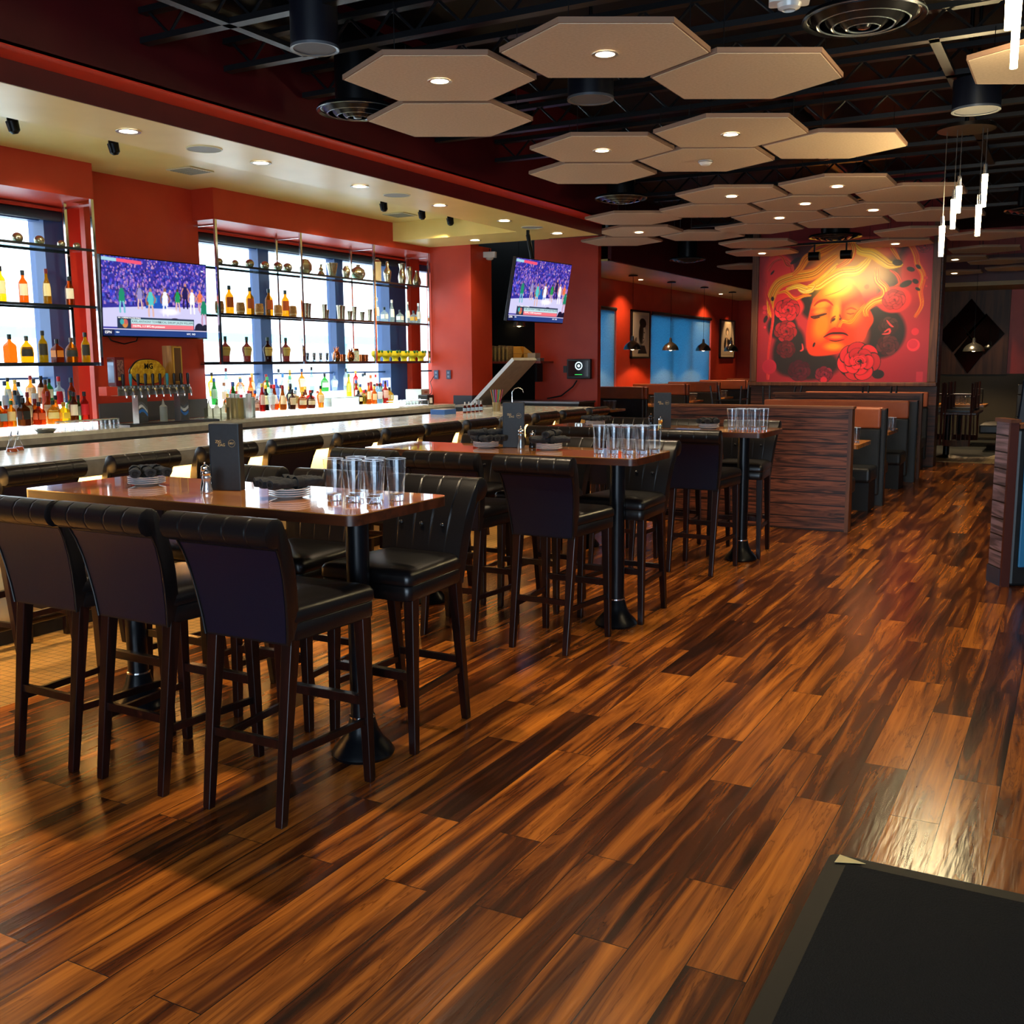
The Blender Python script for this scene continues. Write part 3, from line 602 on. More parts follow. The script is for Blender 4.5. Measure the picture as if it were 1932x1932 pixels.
# ------------------------------------------------------------ upholstered bar stool (faces +y, origin on the floor under the seat)
def make_stool():
    t = thing('bar_stool', '', 'bar stool')
    # backrest: closed outline (y, z, kind) swept across x; kind 1 = scroll, 2 = front face
    pf = [(-.205, .64, 0), (-.212, .72, 0), (-.224, .80, 0), (-.240, .88, 0), (-.262, .95, 0), (-.283, .992, 0)]
    for a in (-78, -108, -138, -168, 162, 132, 102, 72, 45): pf.append((-.302+.051*math.cos(math.radians(a)), 1.048+.051*math.sin(math.radians(a)), 1))
    pf += [(-.238, 1.035, 2), (-.212, .985, 2), (-.190, .92, 2), (-.172, .84, 2), (-.160, .76, 2), (-.152, .70, 2), (-.152, .64, 0)]
    seams = (-.62, -.21, .21, .62)
    st = [-1, -.985, -.95]+sorted(sum([[s-.05, s-.035, s-.02, s-.005, s+.005, s+.02, s+.035, s+.05] for s in seams], []))+[-.8, -.42, 0, .42, .8]+[.95, .985, 1]
    st = sorted(set(st)); secs = []
    cy, cz = -.25, .9
    for s in st:
        q = []; seam = min(abs(s-a) for a in seams) < .01; end = abs(s) > .99; e2 = abs(s) > .98
        for y, z, k in pf:
            ww = .193+.042*min(1, (z-.64)/.40)+(.006 if k == 1 else 0); yy, zz = y, z
            if k == 1 and seam: yy = -.302+(y+.302)*.965; zz = 1.048+(z-1.048)*.965
            if k == 2:
                tuft = .010*math.cos(s*PI/.41*.5*1.95) if z > .86 else 0
                yy = y+(-.006 if seam and z > .86 else 0)
            if end: yy = yy+(cy-yy)*(.16 if k != 1 else 0); 
            if end and k == 1: yy = -.302+(yy+.302)*.82; zz = 1.048+(zz-1.048)*.82
            q.append((s*ww, yy, zz))
        secs.append(q)
    bk = MB().loft(secs).obj('backrest', LEATHER, t, ang=50)
    for x in (-.11, 0, .11):
        MB().lathe([(.001, -.004), (.009, -.003), (.011, .002), (.007, .007), (.001, .009)], seg=12, M=Matrix.Translation((x, -.176, .895)) @ Matrix.Rotation(-PI/2, 4, 'X')).obj('button', LEATHER, bk)
    for sx in (-1, 1): MB().path([(sx*(.193+.042*min(1, (z-.64)/.4)-.002), y-.003, z) for y, z, k in pf[:6]], .0032, 6).obj('piping', P('leather_piping', '0c0a0a', .3), bk)
    rear = []
    for z, y in ((.648, -.208), (.72, -.2145), (.80, -.2265), (.88, -.2425), (.95, -.2645), (.985, -.281)):
        wq = .180+.042*(z-.64)/.4; rear.append([(-wq, y, z), (wq, y, z), (wq, y+.012, z), (-wq, y+.012, z)])
    MB().loft(rear).obj('back_panel', LEATHER_B, bk, ang=60)
    # seat cushion and apron, tapering to the rear
    def slab(z0, z1, g, b): return [[( -.232+g, .252-g, z0), (.232-g, .252-g, z0), (.200-g, -.20, z0), (-.200+g, -.20, z0)], [(-.232+g, .252-g, z1), (.232-g, .252-g, z1), (.2-g, -.20, z1), (-.2+g, -.20, z1)]]
    seat = MB()
    outl = []
    def ring(z, g):
        p = rrect(-1, -1, 1, 1, .14, 4); r_ = []
        for x, y in p:
            yy = .028+y*(.226-g); wd = (.216+.016*y)-g; r_.append((x*wd, yy, z))
        return r_
    seat.loft([ring(.715, .0), ring(.722, -.003), ring(.752, -.002), ring(.768, .008), ring(.777, .03), ring(.783, .08), ring(.786, .15)])
    seat.obj('seat', LEATHER, t, ang=60)
    MB().loft([ring(.648, .008), ring(.655, .003), ring(.709, .002), ring(.714, .006)]).obj('seat_apron', LEATHER, t, ang=50)
    def leg(x0, y0, x1, y1, ztop):
        b = MB(); secs = []
        for z, a in ((0, .0155), (.02, .0165), (.3, .019), (ztop, .0235)):
            k = z/ztop; x = x0+(x1-x0)*k; y = y0+(y1-y0)*k
            secs.append([(x-a, y-a, z), (x+a, y-a, z), (x+a, y+a, z), (x-a, y+a, z)])
        o = b.loft(secs).obj('leg', ESP, t, smooth=False, bevel=.003)
        MB().tube((x0, y0, -.0), (x0, y0, .006), .010, seg=10).obj('glide', P('glide', 'a8a8a8', .4), o)
    for sx in (-1, 1):
        leg(sx*.170, -.255, sx*.172, -.170, .66); leg(sx*.208, .212, sx*.200, .200, .66)
    def bar(p, q, h=.016, d=.010, nm='stretcher'):
        p, q = Vector(p), Vector(q); u = (q-p).normalized(); n = u.cross(Vector((0, 0, 1)))*d; v = Vector((0, 0, h))
        b = MB(); b.loft([[p-n-v, p+n-v, p+n+v, p-n+v], [q-n-v, q+n-v, q+n+v, q-n+v]]); return b.obj(nm, ESP, t, smooth=False, bevel=.002)
    bar((-.166, -.218, .285), (.166, -.218, .285))
    fb = bar((-.203, .207, .325), (.203, .207, .325), .018, .012)
    MB().box(-.16, .193, .3425, .16, .221, .3455).obj('kick_plate', P('worn_kick_plate', '6a6460', .25, .9), fb, smooth=False)
    for sx in (-1, 1): bar((sx*.168, -.222, .245), (sx*.204, .206, .245), .014, .009)
    return t
stool0 = make_stool(); used = [False]
def stool(x, y, rz, lb, group):
    rz = rz+random.uniform(-.03, .03)
    if not used[0]:
        used[0] = True; stool0.location = (x, y, 0); stool0.rotation_euler = (0, 0, rz); stool0['label'] = lb; stool0['group'] = group; return stool0
    return dup(stool0, (x, y, 0), rz, lb, group)
side = {3: ('left', 'middle', 'right')}
T1 = [-3.585, -3.08, -2.515]; TB1 = [-3.66, -3.08, -2.52]
for i, x in enumerate(T1): stool(x, 2.82, 0, 'bar stool backing the camera at the nearest table, %s' % ('leftmost, cut off', 'middle one', 'right one, biggest of all')[i], 'stools around the nearest high table')
for i, x in enumerate(TB1): stool(x, 3.56, PI, 'bar stool across the nearest table, %s' % ('left, behind the menu stand', 'middle, behind the napkin plate', 'right, behind the tumblers')[i], 'stools around the nearest high table')
for i, x in enumerate((-3.66, -3.16, -2.55)): stool(x, 5.19, (-.08, .02, .0)[i], 'bar stool backing the camera at the second table, %s' % ('leftmost', 'middle', 'rightmost and squarest')[i], 'stools around the second high table')
for i, x in enumerate((-3.6, -3.05, -2.47)): stool(x, 5.96, PI, 'bar stool across the second table, %s' % ('left', 'middle, glimpsed behind the pepper mill', 'right, with two buttons showing')[i], 'stools around the second high table')
for i, x in enumerate((-3.62, -3.16, -2.5)): stool(x, 7.58, 0, 'bar stool backing the camera at the third table, %s' % ('leftmost', 'middle', 'rightmost')[i], 'stools around the third high table')
for i, x in enumerate((-3.55, -3.03, -2.42)): stool(x, 8.36, PI, 'bar stool across the third table, %s' % ('left', 'middle, behind the pepper mills', 'right, by the wood partition')[i], 'stools around the third high table')
bary = [3.5, 4.17, 4.83, 5.5, 6.18, 6.8, 7.38, 8.03, 8.68, 9.32, 9.96, 10.6]
for i, y in enumerate(bary): stool(-5.04, y, PI/2, 'bar stool pulled up to the long pale bar, %s from the left' % ORD[i], 'stools along the bar')

# ------------------------------------------------------------ high tables
def high_table(xl, xr, y0, y1, lb, z=1.055):
    cx, cy = (xl+xr)/2, (y0+y1)/2
    t = thing('high_table', lb, 'table', (cx, cy, 0), 0, 'high wooden tables on black pedestals'); hw, hd = (xr-xl)/2, (y1-y0)/2
    tp = MB().prism(rrect(-hw, -hd, hw, hd, .045, 6), z-.004, z).obj('tabletop', TABLEW, t, ang=60)
    MB().prism(rrect(-hw, -hd, hw, hd, .045, 6), z-.042, z-.004).obj('edge_band', TABLEE, t, ang=30)
    for s in (-1, 1):
        px_ = s*(hw-.235) if s > 0 else -(hw-.30)
        ped = MB().tube((px_, 0, .16), (px_, 0, z-.05), .047, seg=28).obj('pedestal', P('black_pedestal', '0b0d12', .28, .3), t)
        MB().lathe([(.001, 0), (.125, 0), (.13, .012), (.118, .035), (.085, .07), (.064, .11), (.053, .155), (.047, .165), (.001, .165)], c=(px_, 0, 0), seg=32).obj('bell_base', P('black_pedestal', '0b0d12', .28, .3), ped)
        MB().lathe([(.046, .158), (.053, .160), (.053, .168), (.046, .170)], c=(px_, 0, 0), seg=28).obj('chrome_collar', CHROME, ped)
        MB().box(px_-.16, -.03, z-.055, px_+.16, .03, z-.042).box(px_-.03, -.16, z-.055, px_+.03, .16, z-.042).obj('top_bracket', DARKM, ped, smooth=False)
    return t
high_table(-4.12, -2.27, 2.93, 3.575, 'nearest high wooden table with a rolled-edge glare of window light')
high_table(-4.08, -2.17, 5.38, 5.98, 'second high wooden table, in the middle of the row')
high_table(-4.02, -2.09, 7.75, 8.38, 'third high wooden table, beside the wood partition')
TZ = 1.0552
# ---- things on tables
def make_tumbler():
    t = thing('tumbler', '', 'drinking glass')
    MB().lathe([(.0001, .0), (.0295, .0), (.031, .003), (.0415, .168), (.0405, .1685), (.0295, .028), (.0001, .024)], seg=24).obj('glass_wall', GLASSM, t)
    MB().lathe([(.0001, .002), (.0275, .002), (.0285, .024), (.0001, .022)], seg=24).obj('heavy_base', P('thick_glass', 'dfe8f4', .03, trans=1, ior=1.5), t)
    MB().lathe([(.0400, .1672), (.0418, .1672), (.0420, .1695), (.0402, .1695)], seg=24).obj('rim', P('glass_rim', 'c8d4e4', .1), t)
    return t
tum0 = make_tumbler(); tu = [False]
def tumbler(x, y, z, lb, g, s=1):
    if not tu[0]: tu[0] = True; o = tum0; o.location = (x, y, z); o['label'] = lb; o['group'] = g
    else: o = dup(tum0, (x, y, z), random.uniform(0, 6), lb, g)
    o.scale = (s, s, s); return o
def glass_set(pts, where, g):
    for i, (x, y) in enumerate(pts): tumbler(x, y, TZ, 'clear tall tumbler %s, %s from the left' % (where, ORD[i]), g)
glass_set([(-2.60, 3.235), (-2.56, 3.33), (-2.50, 3.225), (-2.46, 3.325), (-2.405, 3.235), (-2.37, 3.34)], 'in the group on the nearest table', 'tumblers on the nearest table')
glass_set([(-2.50, 5.62), (-2.46, 5.72), (-2.41, 5.63), (-2.37, 5.73), (-2.32, 5.64), (-2.28, 5.74), (-2.235, 5.65), (-2.20, 5.76)], 'in the group on the second table', 'tumblers on the second table')
glass_set([(-2.40, 7.98), (-2.36, 8.08), (-2.31, 7.98), (-2.27, 8.09), (-2.22, 7.99), (-2.18, 8.10)], 'in the group on the third table', 'tumblers on the third table')
def make_plate():
    t = tag(MB().lathe([(.0001, .0), (.05, .0), (.055, .003), (.083, .012), (.084, .015), (.08, .016), (.055, .007), (.0001, .005)], seg=36).obj('side_plate', CERAM), cat='plate')
    return t
pl0 = make_plate(); pu = [False]
def make_roll():
    t = thing('napkin_roll', '', 'napkin')
    secs = []
    for k in range(15):
        y = -.12+.24*k/14; a = .023+.003*math.sin(k*1.7)+.002*(k in (0, 14)); secs.append([(a*(1+.12*math.sin(3*q+k*.5))*math.cos(q), y, .024+a*.85*(1+.1*math.cos(2*q+k))*math.sin(q)) for q in [2*PI*j/14 for j in range(14)]])
    MB().loft(secs).obj('cloth', CLOTH, t)
    sp = [(.014*math.cos(a)*(1-a/16), -.1215, .024+.012*math.sin(a)*(1-a/16)) for a in [k*.5 for k in range(22)]]
    MB().path(sp, .0018, 5).obj('folded_end', P('napkin_fold', '07080a', .9), t)
    MB().lathe([(.025, -.014), (.0272, -.012), (.0272, .012), (.025, .014)], seg=14, M=Matrix.Translation((0, .01, .024)) @ Matrix.Rotation(PI/2, 4, 'X')).obj('paper_band', P('napkin_band', '101216', .8), t)
    return t
nr0 = make_roll(); nu = [False]
def place_setting(x, y, where, tilt, n=4, rolls=((0, 0, 0), (.05, .01, .2), (-.049, -.005, -.15))):
    for k in range(n):
        lb = 'white plate %s, %s from the bottom' % (where, ORD[k])
        if not pu[0]: pu[0] = True; o = pl0; o.location = (x, y, TZ); o['label'] = lb
        else: o = pl0.copy(); COL.objects.link(o); o.location = (x, y, TZ+.0088*k); o['label'] = lb
        o['group'] = 'side plates stacked on the high tables'
    for k, (dx, dy, a) in enumerate(rolls):
        lb = 'charcoal napkin roll %s, %s' % (where, ('the middle one', 'the right one', 'the left one', 'laid across the top')[k])
        z = TZ+.0088*n+.006+(0 if k < 3 else .036)
        ca, sa = math.cos(tilt), math.sin(tilt); p = (x+dx*ca-dy*sa, y+dx*sa+dy*ca, z)
        if not nu[0]: nu[0] = True; o = nr0; o.location = p; o.rotation_euler = (0, 0, tilt+a); o['label'] = lb
        else: o = dup(nr0, p, tilt+a, lb)
        o['group'] = 'rolled charcoal napkins on the high tables'
place_setting(-3.72, 3.28, 'at the left on the nearest table', 1.0)
place_setting(-2.82, 3.22, 'beside the tumblers on the nearest table', -.5)
place_setting(-3.33, 5.70, 'left of the menu on the second table', 1.2, 4, ((0, 0, 0), (.045, .01, .3), (-.042, 0, -.2), (0, 0, 1.3)))
place_setting(-2.89, 5.73, 'right of the mill on the second table', -.9, 4, ((0, 0, .3), (.045, .0, -.1), (-.045, .0, .2), (0, .02, 1.0)))
place_setting(-3.64, 8.10, 'at the left on the third table', 1.3)
place_setting(-2.62, 8.08, 'near the tumblers on the third table', .2)
GOLD = P('gold_print', 'b8965a', .4)
def menu(x, y, rz, lb, h=.29, w_=.135, d=.05):
    t = thing('menu_stand', lb, 'menu stand', (x, y, TZ), rz, 'tall black menu stands')
    MB().box(-w_/2, -d/2, 0, w_/2, d/2, h).obj('cover', noisy('menu_cover', '0e0f13', '14151a', 50, .5), t, smooth=False, bevel=.003)
    for s in (-1, 1): MB().box(s*(w_/2-.0005), -d/2, .002, s*(w_/2+.0008), -d/2+.006, h-.002).obj('spine_edge', P('menu_spine', '1b3346', .4), t, smooth=False)
    M3 = ((1, 0, 0), (0, 0, 1), (0, -1, 0)); yy = -d/2-.0007
    text('ZIG', .017, (-.026, yy, h*.735), M3, GOLD, t); text('ZAG', .017, (-.012, yy, h*.685), M3, GOLD, t); text('1857', .012, (.034, yy, h*.71), M3, GOLD, t)
    rg = MB(); rg.lathe([(.0150, -.0003), (.0158, -.0003), (.0158, .0003), (.0150, .0003)], seg=28, M=Matrix.Translation((.036, yy, h*.71)) @ Matrix.Rotation(PI/2, 4, 'X')); rg.obj('ring_mark', GOLD, t)
    return t
menu(-3.235, 3.30, .32, 'tall black menu stand with small gold lettering on the nearest table')
menu(-3.18, 5.80, .38, 'plain-looking black menu stand on the second table')
menu(-3.0, 8.02, .45, 'small far black menu stand on the third table')
def mill(x, y, lb, body, cap, h=.105):
    t = thing('spice_mill', lb, 'mill', (x, y, TZ))
    s = h/.105
    MB().lathe([(.0001, 0), (.022, 0), (.0235, .006*s), (.0215, .02*s), (.016, .045*s), (.0175, .062*s), (.0205, .072*s), (.018, .08*s), (.0001, .081*s)], seg=24).obj('body', body, t)
    MB().lathe([(.016, .08*s), (.019, .086*s), (.0175, .098*s), (.008, .106*s), (.0001, .108*s)], seg=24).obj('cap', cap, t)
    MB().lathe([(.0001, .106*s), (.003, .108*s), (.005, .114*s), (.0001, .119*s)], seg=12).obj('knob', CHROME, t)
DG = P('dark_acrylic', '101216', .08)
mill(-3.305, 3.235, 'dark pepper mill with chrome knob on the nearest table', DG, CHROME, .112)
mill(-3.235, 3.175, 'silver salt mill with pierced chrome cap on the nearest table', P('pearl_steel', 'b8b6ba', .2, .8), CHROME, .10)
mill(-3.075, 5.70, 'tall steel mill on the second table', STEEL, CHROME, .13)
mill(-3.04, 5.79, 'small dark mill behind the steel one on the second table', DG, CHROME, .10)
mill(-3.06, 7.92, 'dark pepper mill on the third table', DG, DG, .11)
mill(-2.97, 7.90, 'brass-coloured salt mill on the third table', BRASSY, CHROME, .09)
# ------------------------------------------------------------ front bar
t = thing('bar_counter', 'long pale quartz bar counter with a grey edge and lit cream front', 'bar counter', (0, 0, 0))
tp = MB(); tp.prism([(-5.95, 2.0), (-5.03, 2.0), (-5.03, 11.15), (-6.2, 11.15), (-6.2, 10.45), (-5.95, 10.45)], 1.05, 1.07)
tp.obj('countertop', QUARTZ, t, smooth=False, bevel=.004)
MB().prism([(-5.94, 2.0), (-5.035, 2.0), (-5.035, 11.14), (-6.19, 11.14), (-6.19, 10.46), (-5.94, 10.46)], .955, 1.05).obj('edge_fascia', QUARTZE, t, smooth=False)
MB().box(-5.45, 2.0, .1, -5.33, 11.1, .955).obj('front_panel', noisy('cream_bar_front', 'd8bf90', 'cfb585', 3, .5), t, smooth=False)
MB().box(-5.47, 2.0, 0, -5.36, 11.1, .1).obj('plinth', P('dark_plinth', '1a1411', .5), t, smooth=False)
MB().box(-5.33, 2.0, .30, -5.315, 11.1, .33).obj('panel_trim', P('bar_trim', '4a3822', .4), t, smooth=False)
MB().box(-5.90, 2.0, .1, -5.45, 10.5, .75).box(-5.93, 2.0, .75, -5.45, 10.45, .80).obj('underbar', STEEL, t, smooth=False)
rl = MB(); rl.tube((-5.12, 2.0, .17), (-5.12, 11.0, .17), .022, seg=14)
rl.obj('foot_rail', P('bronze_rail', '2c1d12', .3, .8), t)
rb = MB()
for k in range(7): rb.path([(-5.12, 2.6+1.35*k, .17), (-5.2, 2.6+1.35*k, .19), (-5.35, 2.6+1.35*k, .19)], .012, 8)
rb.obj('rail_brackets', P('bronze_rail', '2c1d12', .3, .8), t)
MB().box(-5.27, 2.0, .944, -5.245, 11.0, .953).obj('led_strip', P('led_warm', 'ffc070', .4, emit=9, ecol='ffb860'), t, smooth=False)
light('under_bar_light', 'AREA', (-5.22, 6.5, .94), 80, (1, .66, .28), (-5.3, 6.5, 0), shape='RECTANGLE', size=.06, size_y=9).data.size_y = 9
# orientation: long side along y
bpy.data.objects['under_bar_light'].rotation_euler = (0, .45, 0)
# opened counter flap at the far end
fl = thing('counter_flap', 'raised hinged counter flap leaning at the far end of the bar', 'counter flap', (-6.86, 11.33, 1.07))
Mf = Matrix.Rotation(-math.radians(43), 4, 'Y')
MB().box(0, 0, -.045, .86, .62, 0, Mf).obj('slab', QUARTZE, fl, smooth=False)
MB().box(0, -.004, -.045, .86, 0, 0, Mf).obj('white_edge', P('white_edge', 'd8dce0', .3), fl, smooth=False)
MB().tube((0, 0, -.01), (0, .62, -.01), .012).obj('hinge', CHROME, fl)
t = thing('hinge_cabinet', 'short dark cabinet carrying the raised counter flap past the bar end', 'cabinet', (-6.85, 11.6, 0)); MB().box(-.22, -.27, 0, .23, .27, 1.03).obj('body', P('dark_cabinet', '1c1a18', .4), t, smooth=False); MB().box(-.23, -.28, 1.03, .24, .28, 1.058).obj('worktop', QUARTZE, t, smooth=False)
# ------------------------------------------------------------ back bar
BZ = 1.045
t = thing('back_counter', 'grey-edged back bar counter under the bottle shelves with steel coolers below', 'back counter', (0, 0, 0))
MB().box(-8.5, 2.0, BZ-.03, -7.42, 11.88, BZ).obj('countertop', QUARTZ, t, smooth=False)
MB().box(-8.48, 2.0, .965, -7.40, 11.88, BZ-.03).obj('edge_fascia', QUARTZE, t, smooth=False)
MB().box(-8.45, 2.0, .86, -7.45, 11.86, .96).obj('steel_rail', STEEL, t, smooth=False)
cb = MB().box(-8.45, 2.0, .06, -7.5, 11.85, .86).obj('cooler_body', P('cooler_body', '2a2a2c', .4, .5), t, smooth=False)
for k in range(13):
    y = 2.1+k*.75
    d = MB().box(-7.5, y+.02, .1, -7.475, y+.73, .84).obj('cooler_door', P('cooler_door', '3a3c40', .3, .8), t, smooth=False)
    MB().box(-7.475, y+.08, .78, -7.445, y+.67, .81).obj('handle', STEEL, d, smooth=False)
# glowing bottle steps
GLOW = P('lit_acrylic', 'ffffff', .3, emit=1.15, ecol='f4fbff')
for i, (a, b, lb) in enumerate(((2.4, 6.5, 'left of the beer taps'), (8.15, 11.5, 'right of the beer taps'))):
    t = thing('bottle_step', 'glowing white stepped bottle display ' + lb, 'display step', (-8.2, (a+b)/2, BZ)); h = (b-a)/2
    MB().box(-.25, -h, 0, .23, h, .035).obj('front_tread', GLOW, t, smooth=False)
    MB().box(-.25, -h, .035, .10, h, .12).obj('middle_tread', GLOW, t, smooth=False)
    MB().box(-.25, -h, .12, -.04, h, .205).obj('rear_tread', GLOW, t, smooth=False)
# ------------------------------------------------------------ hanging steel shelf units
SZ = (1.625, 2.125, 2.625)
def shelf_unit(y0, y1, posts, lb):
    t = thing('bottle_shelf_unit', lb, 'shelf unit', (-7.98, (y0+y1)/2, SZ[0])); cy = (y0+y1)/2
    for p in posts:
        for x, nm in ((.17, 'front_post'), (-.19, 'rear_post')):
            MB().box(x-.012, p-cy-.014, -.03, x+.012, p-cy+.014, 3.06-SZ[0]).obj(nm, CHROME, t, smooth=False)
        MB().box(-.19, p-cy-.01, 3.0-SZ[0], .17, p-cy+.01, 3.02-SZ[0]).obj('cross_rail', CHROME, t, smooth=False)
    for k, z in enumerate(SZ):
        s = MB().box(-.18, y0-cy, z-SZ[0]-.008, .16, y1-cy, z-SZ[0]+.0).obj('glass_shelf', SHELFGLASS, t, smooth=False)
        e = MB(); 
        for x in (.16, -.19): e.box(x, y0-cy, z-SZ[0]-.022, x+.012, y1-cy, z-SZ[0]+.001)
        e.obj('shelf_rail', P('dark_chrome', '50565e', .2, .9), s, smooth=False)
        if k == 0: MB().box(-.17, y0-cy, -.03, .15, y1-cy, -.022).obj('bottom_tray', P('dark_chrome', '50565e', .2, .9), s, smooth=False)
shelf_unit(2.6, 6.46, (2.61, 3.9, 5.18, 6.45), 'hanging chrome shelf unit with glass shelves before the left bar window')
shelf_unit(7.94, 11.89, (7.95, 9.26, 10.64, 11.87), 'hanging chrome shelf unit with glass shelves before the right bar window')
light('shelf_glow', 'AREA', (-8.0, 9.9, 1.57), 14, (.8, .93, 1), (-8.0, 9.9, 0), shape='RECTANGLE', size=.2, size_y=3.6)
bpy.data.objects['shelf_glow'].rotation_euler = (0, 0, 0)
# ------------------------------------------------------------ bottles
PROF = {
 'round': [(.0001, 0), (.036, 0), (.038, .01), (.038, .17), (.034, .195), (.016, .225), (.0135, .235), (.0135, .285), (.0001, .286)],
 'square': [(.0001, 0), (.045, 0), (.047, .01), (.047, .13), (.043, .15), (.018, .175), (.014, .185), (.014, .225), (.0001, .226)],
 'fat': [(.0001, 0), (.048, 0), (.052, .015), (.056, .08), (.052, .13), (.034, .16), (.016, .18), (.014, .19), (.014, .225), (.0001, .226)],
 'slim': [(.0001, 0), (.032, 0), (.034, .01), (.034, .15), (.028, .19), (.015, .23), (.0125, .25), (.0125, .31), (.0001, .311)],
 'flare': [(.0001, 0), (.04, 0), (.05, .03), (.047, .10), (.03, .16), (.018, .21), (.014, .24), (.014, .28), (.0001, .281)],
 'bell': [(.0001, 0), (.038, 0), (.034, .02), (.04, .09), (.05, .15), (.045, .18), (.02, .21), (.013, .225), (.013, .29), (.0001, .291)],
 'jug': [(.0001, 0), (.055, 0), (.06, .02), (.06, .16), (.045, .2), (.02, .22), (.018, .25), (.0001, .251)]}
bcache = {}
def bottle(x, y, z, kind, col, capc, labc, lb, g, h=1.0, w_=1.0, cat='bottle', lab=(.25, .62), nm='bottle'):
    key = (kind, col, capc, labc, lab, h, w_)
    if key in bcache: return dup(bcache[key], (x, y, z), random.uniform(-.3, .3), lb, g)
    t = thing(nm, lb, cat, (x, y, z), 0, g); pr = [(r*w_, zz*h) for r, zz in PROF[kind]]; seg = 4 if kind == 'square' else 18
    M = Matrix.Rotation(PI/4, 4, 'Z') if seg == 4 else None
    sc2 = 1.2 if seg == 4 else 1; pr2 = [(r*sc2 if zz < .16*h else r*1.2, zz) for r, zz in pr] if seg == 4 else pr
    top = pr[-1][1]
    o = MB().lathe(pr2, seg=seg, M=M).obj('glass_body', liquid('liquid_'+col, col), t, ang=40, bevel=.006 if seg == 4 else 0)
    if capc:
        r = pr[-2][0]+.003; MB().lathe([(.0001, top-.03*h), (r, top-.03*h), (r, top+.012), (.0001, top+.014)], seg=14).obj('cap', P('cap_'+capc, capc, .4), t)
    if labc:
        sh = [(r, zz) for r, zz in pr2 if zz < .2*h]; rmax = max(r for r, zz in sh); z0, z1 = top*lab[0], top*lab[1]
        if seg == 4:
            k = rmax*.7071+.0015; MB().box(k-.001, -k*.8, z0, k, k*.8, z1*.9).box(-k*.8, -k, z0, k*.8, -k+.001, z1*.9).obj('label', P('label_'+labc, labc, .6), t, smooth=False)
        else:
            def rad(zz):
                for (r0, a), (r1, b) in zip(pr2, pr2[1:]):
                    if a <= zz <= b and b > a: return r0+(r1-r0)*(zz-a)/(b-a)
                return rmax
            n = 10; v = []; 
            for j in range(4):
                zz = z0+(z1-z0)*j/3
                for i in range(n+1): a = -1.5+1.9*i/n; rr = rad(zz)+.0012; v.append((rr*math.cos(a), rr*math.sin(a), zz))
            mbl = MB(); mbl.add(v, [(j*(n+1)+i, j*(n+1)+i+1, (j+1)*(n+1)+i+1, (j+1)*(n+1)+i) for j in range(3) for i in range(n)]); mbl.obj('label', P('label_'+labc, labc, .6), t)
    bcache[key] = t; return t
X0 = -7.95
GB = 'bottles on the hanging shelves'
# left unit
for i, (y, k, c, cp, lc, h, d) in enumerate(((5.60, 'round', 'd89a10', '1a1a1a', 'e8dcb0', 1.0, 'golden bottle cut by the left edge'), (5.81, 'round', 'b04808', '1c2226', 'ece0c0', .93, 'amber bottle with a cream label and black cap'), (6.04, 'slim', 'd08a08', '6a1414', 'ead8a0', .95, 'tall golden bottle with a dark red cap'), (6.27, 'round', 'a43c08', '16181a', 'f0e6cc', .86, 'dark amber bottle beside the chrome post'))):
    bottle(X0, y, SZ[1], k, c, cp, lc, d+', middle shelf, left unit', GB, h)
for i, (y, k, c, cp, lc, h, d) in enumerate(((5.64, 'square', 'b4560c', '14201a', None, 1.0, 'squat square amber bottle without a label'), (5.80, 'fat', 'd08408', '3a3a30', '2a2a26', .95, 'round-shouldered golden bottle with dark oval label'), (5.96, 'round', 'd09a10', '1a1c1a', '2c281c', .92, 'golden bottle with dark wrap label'), (6.10, 'square', '9c3206', '14161a', 'c87828', .85, 'reddish square decanter'), (6.25, 'fat', 'c06408', '4a3018', '2a2c28', .92, 'amber bottle with dark label and cork'), (6.40, 'round', 'd8c010', '1c201e', '2a2a20', .9, 'yellow-green bottle by the chrome post'))):
    bottle(X0, y, SZ[0], k, c, cp, lc, d+', lowest shelf, left unit', GB, h)
STM = noisy('polished_pewter', 'b4a88c', '8e8268', 12, .2, metal=.9)
def ball(x, y, z, r, lb):
    t = thing('metal_sphere', lb, 'ornament', (x, y, z), random.uniform(0, 6), 'polished metal spheres on the top shelves')
    pr = [(max(.0001, r*math.sin(a)), r-r*math.cos(a)) for a in [PI*k/12 for k in range(13)]]
    MB().lathe(pr, seg=24).obj('ball', STM, t); MB().lathe([(r*.98, r*.97), (r*1.01, r), (r*.98, r*1.03)], seg=24).obj('seam', DARKM, t)
for i, (y, r) in enumerate(((5.79, .045), (6.0, .043), (6.22, .034), (6.38, .032))): ball(X0, y, SZ[2], r, 'polished metal sphere on the top shelf of the left unit, %s from the left' % ORD[i])
for i, (y, r) in enumerate(((8.13, .036), (8.36, .036), (8.58, .048), (8.82, .048), (9.03, .052), (9.19, .052))): ball(X0, y, SZ[2], r, 'polished metal sphere on the top shelf of the right unit, %s from the left' % ORD[i])
def vase(y, prof, lb, sx=1, sy=1, seg=18, mt=None, nm='metal_vase', cat='vase', z=SZ[2]):
    t = thing(nm, lb, cat, (X0, y, z), 0, 'metal barware on the top shelf' if z == SZ[2] else None)
    o = MB().lathe(prof, seg=seg, sx=sx, sy=sy).obj('body', mt or STM, t, ang=50 if seg > 8 else 20)
    top = prof[-1]; MB().lathe([(top[0]*.85 if top[0] > .004 else .0001, top[1]-.002), (max(top[0], .012)*1.05, top[1]), (max(top[0], .012)*1.05, top[1]+.006), (.0001, top[1]+.007)], seg=seg, sx=sx, sy=sy).obj('rim', CHROME, t)
vase(9.50, [(.0001, 0), (.05, .0), (.1, .05), (.105, .085), (.1, .12), (.05, .17), (.02, .17)], 'faceted brass-grey disc vase right of the spheres', .5, 1, 8)
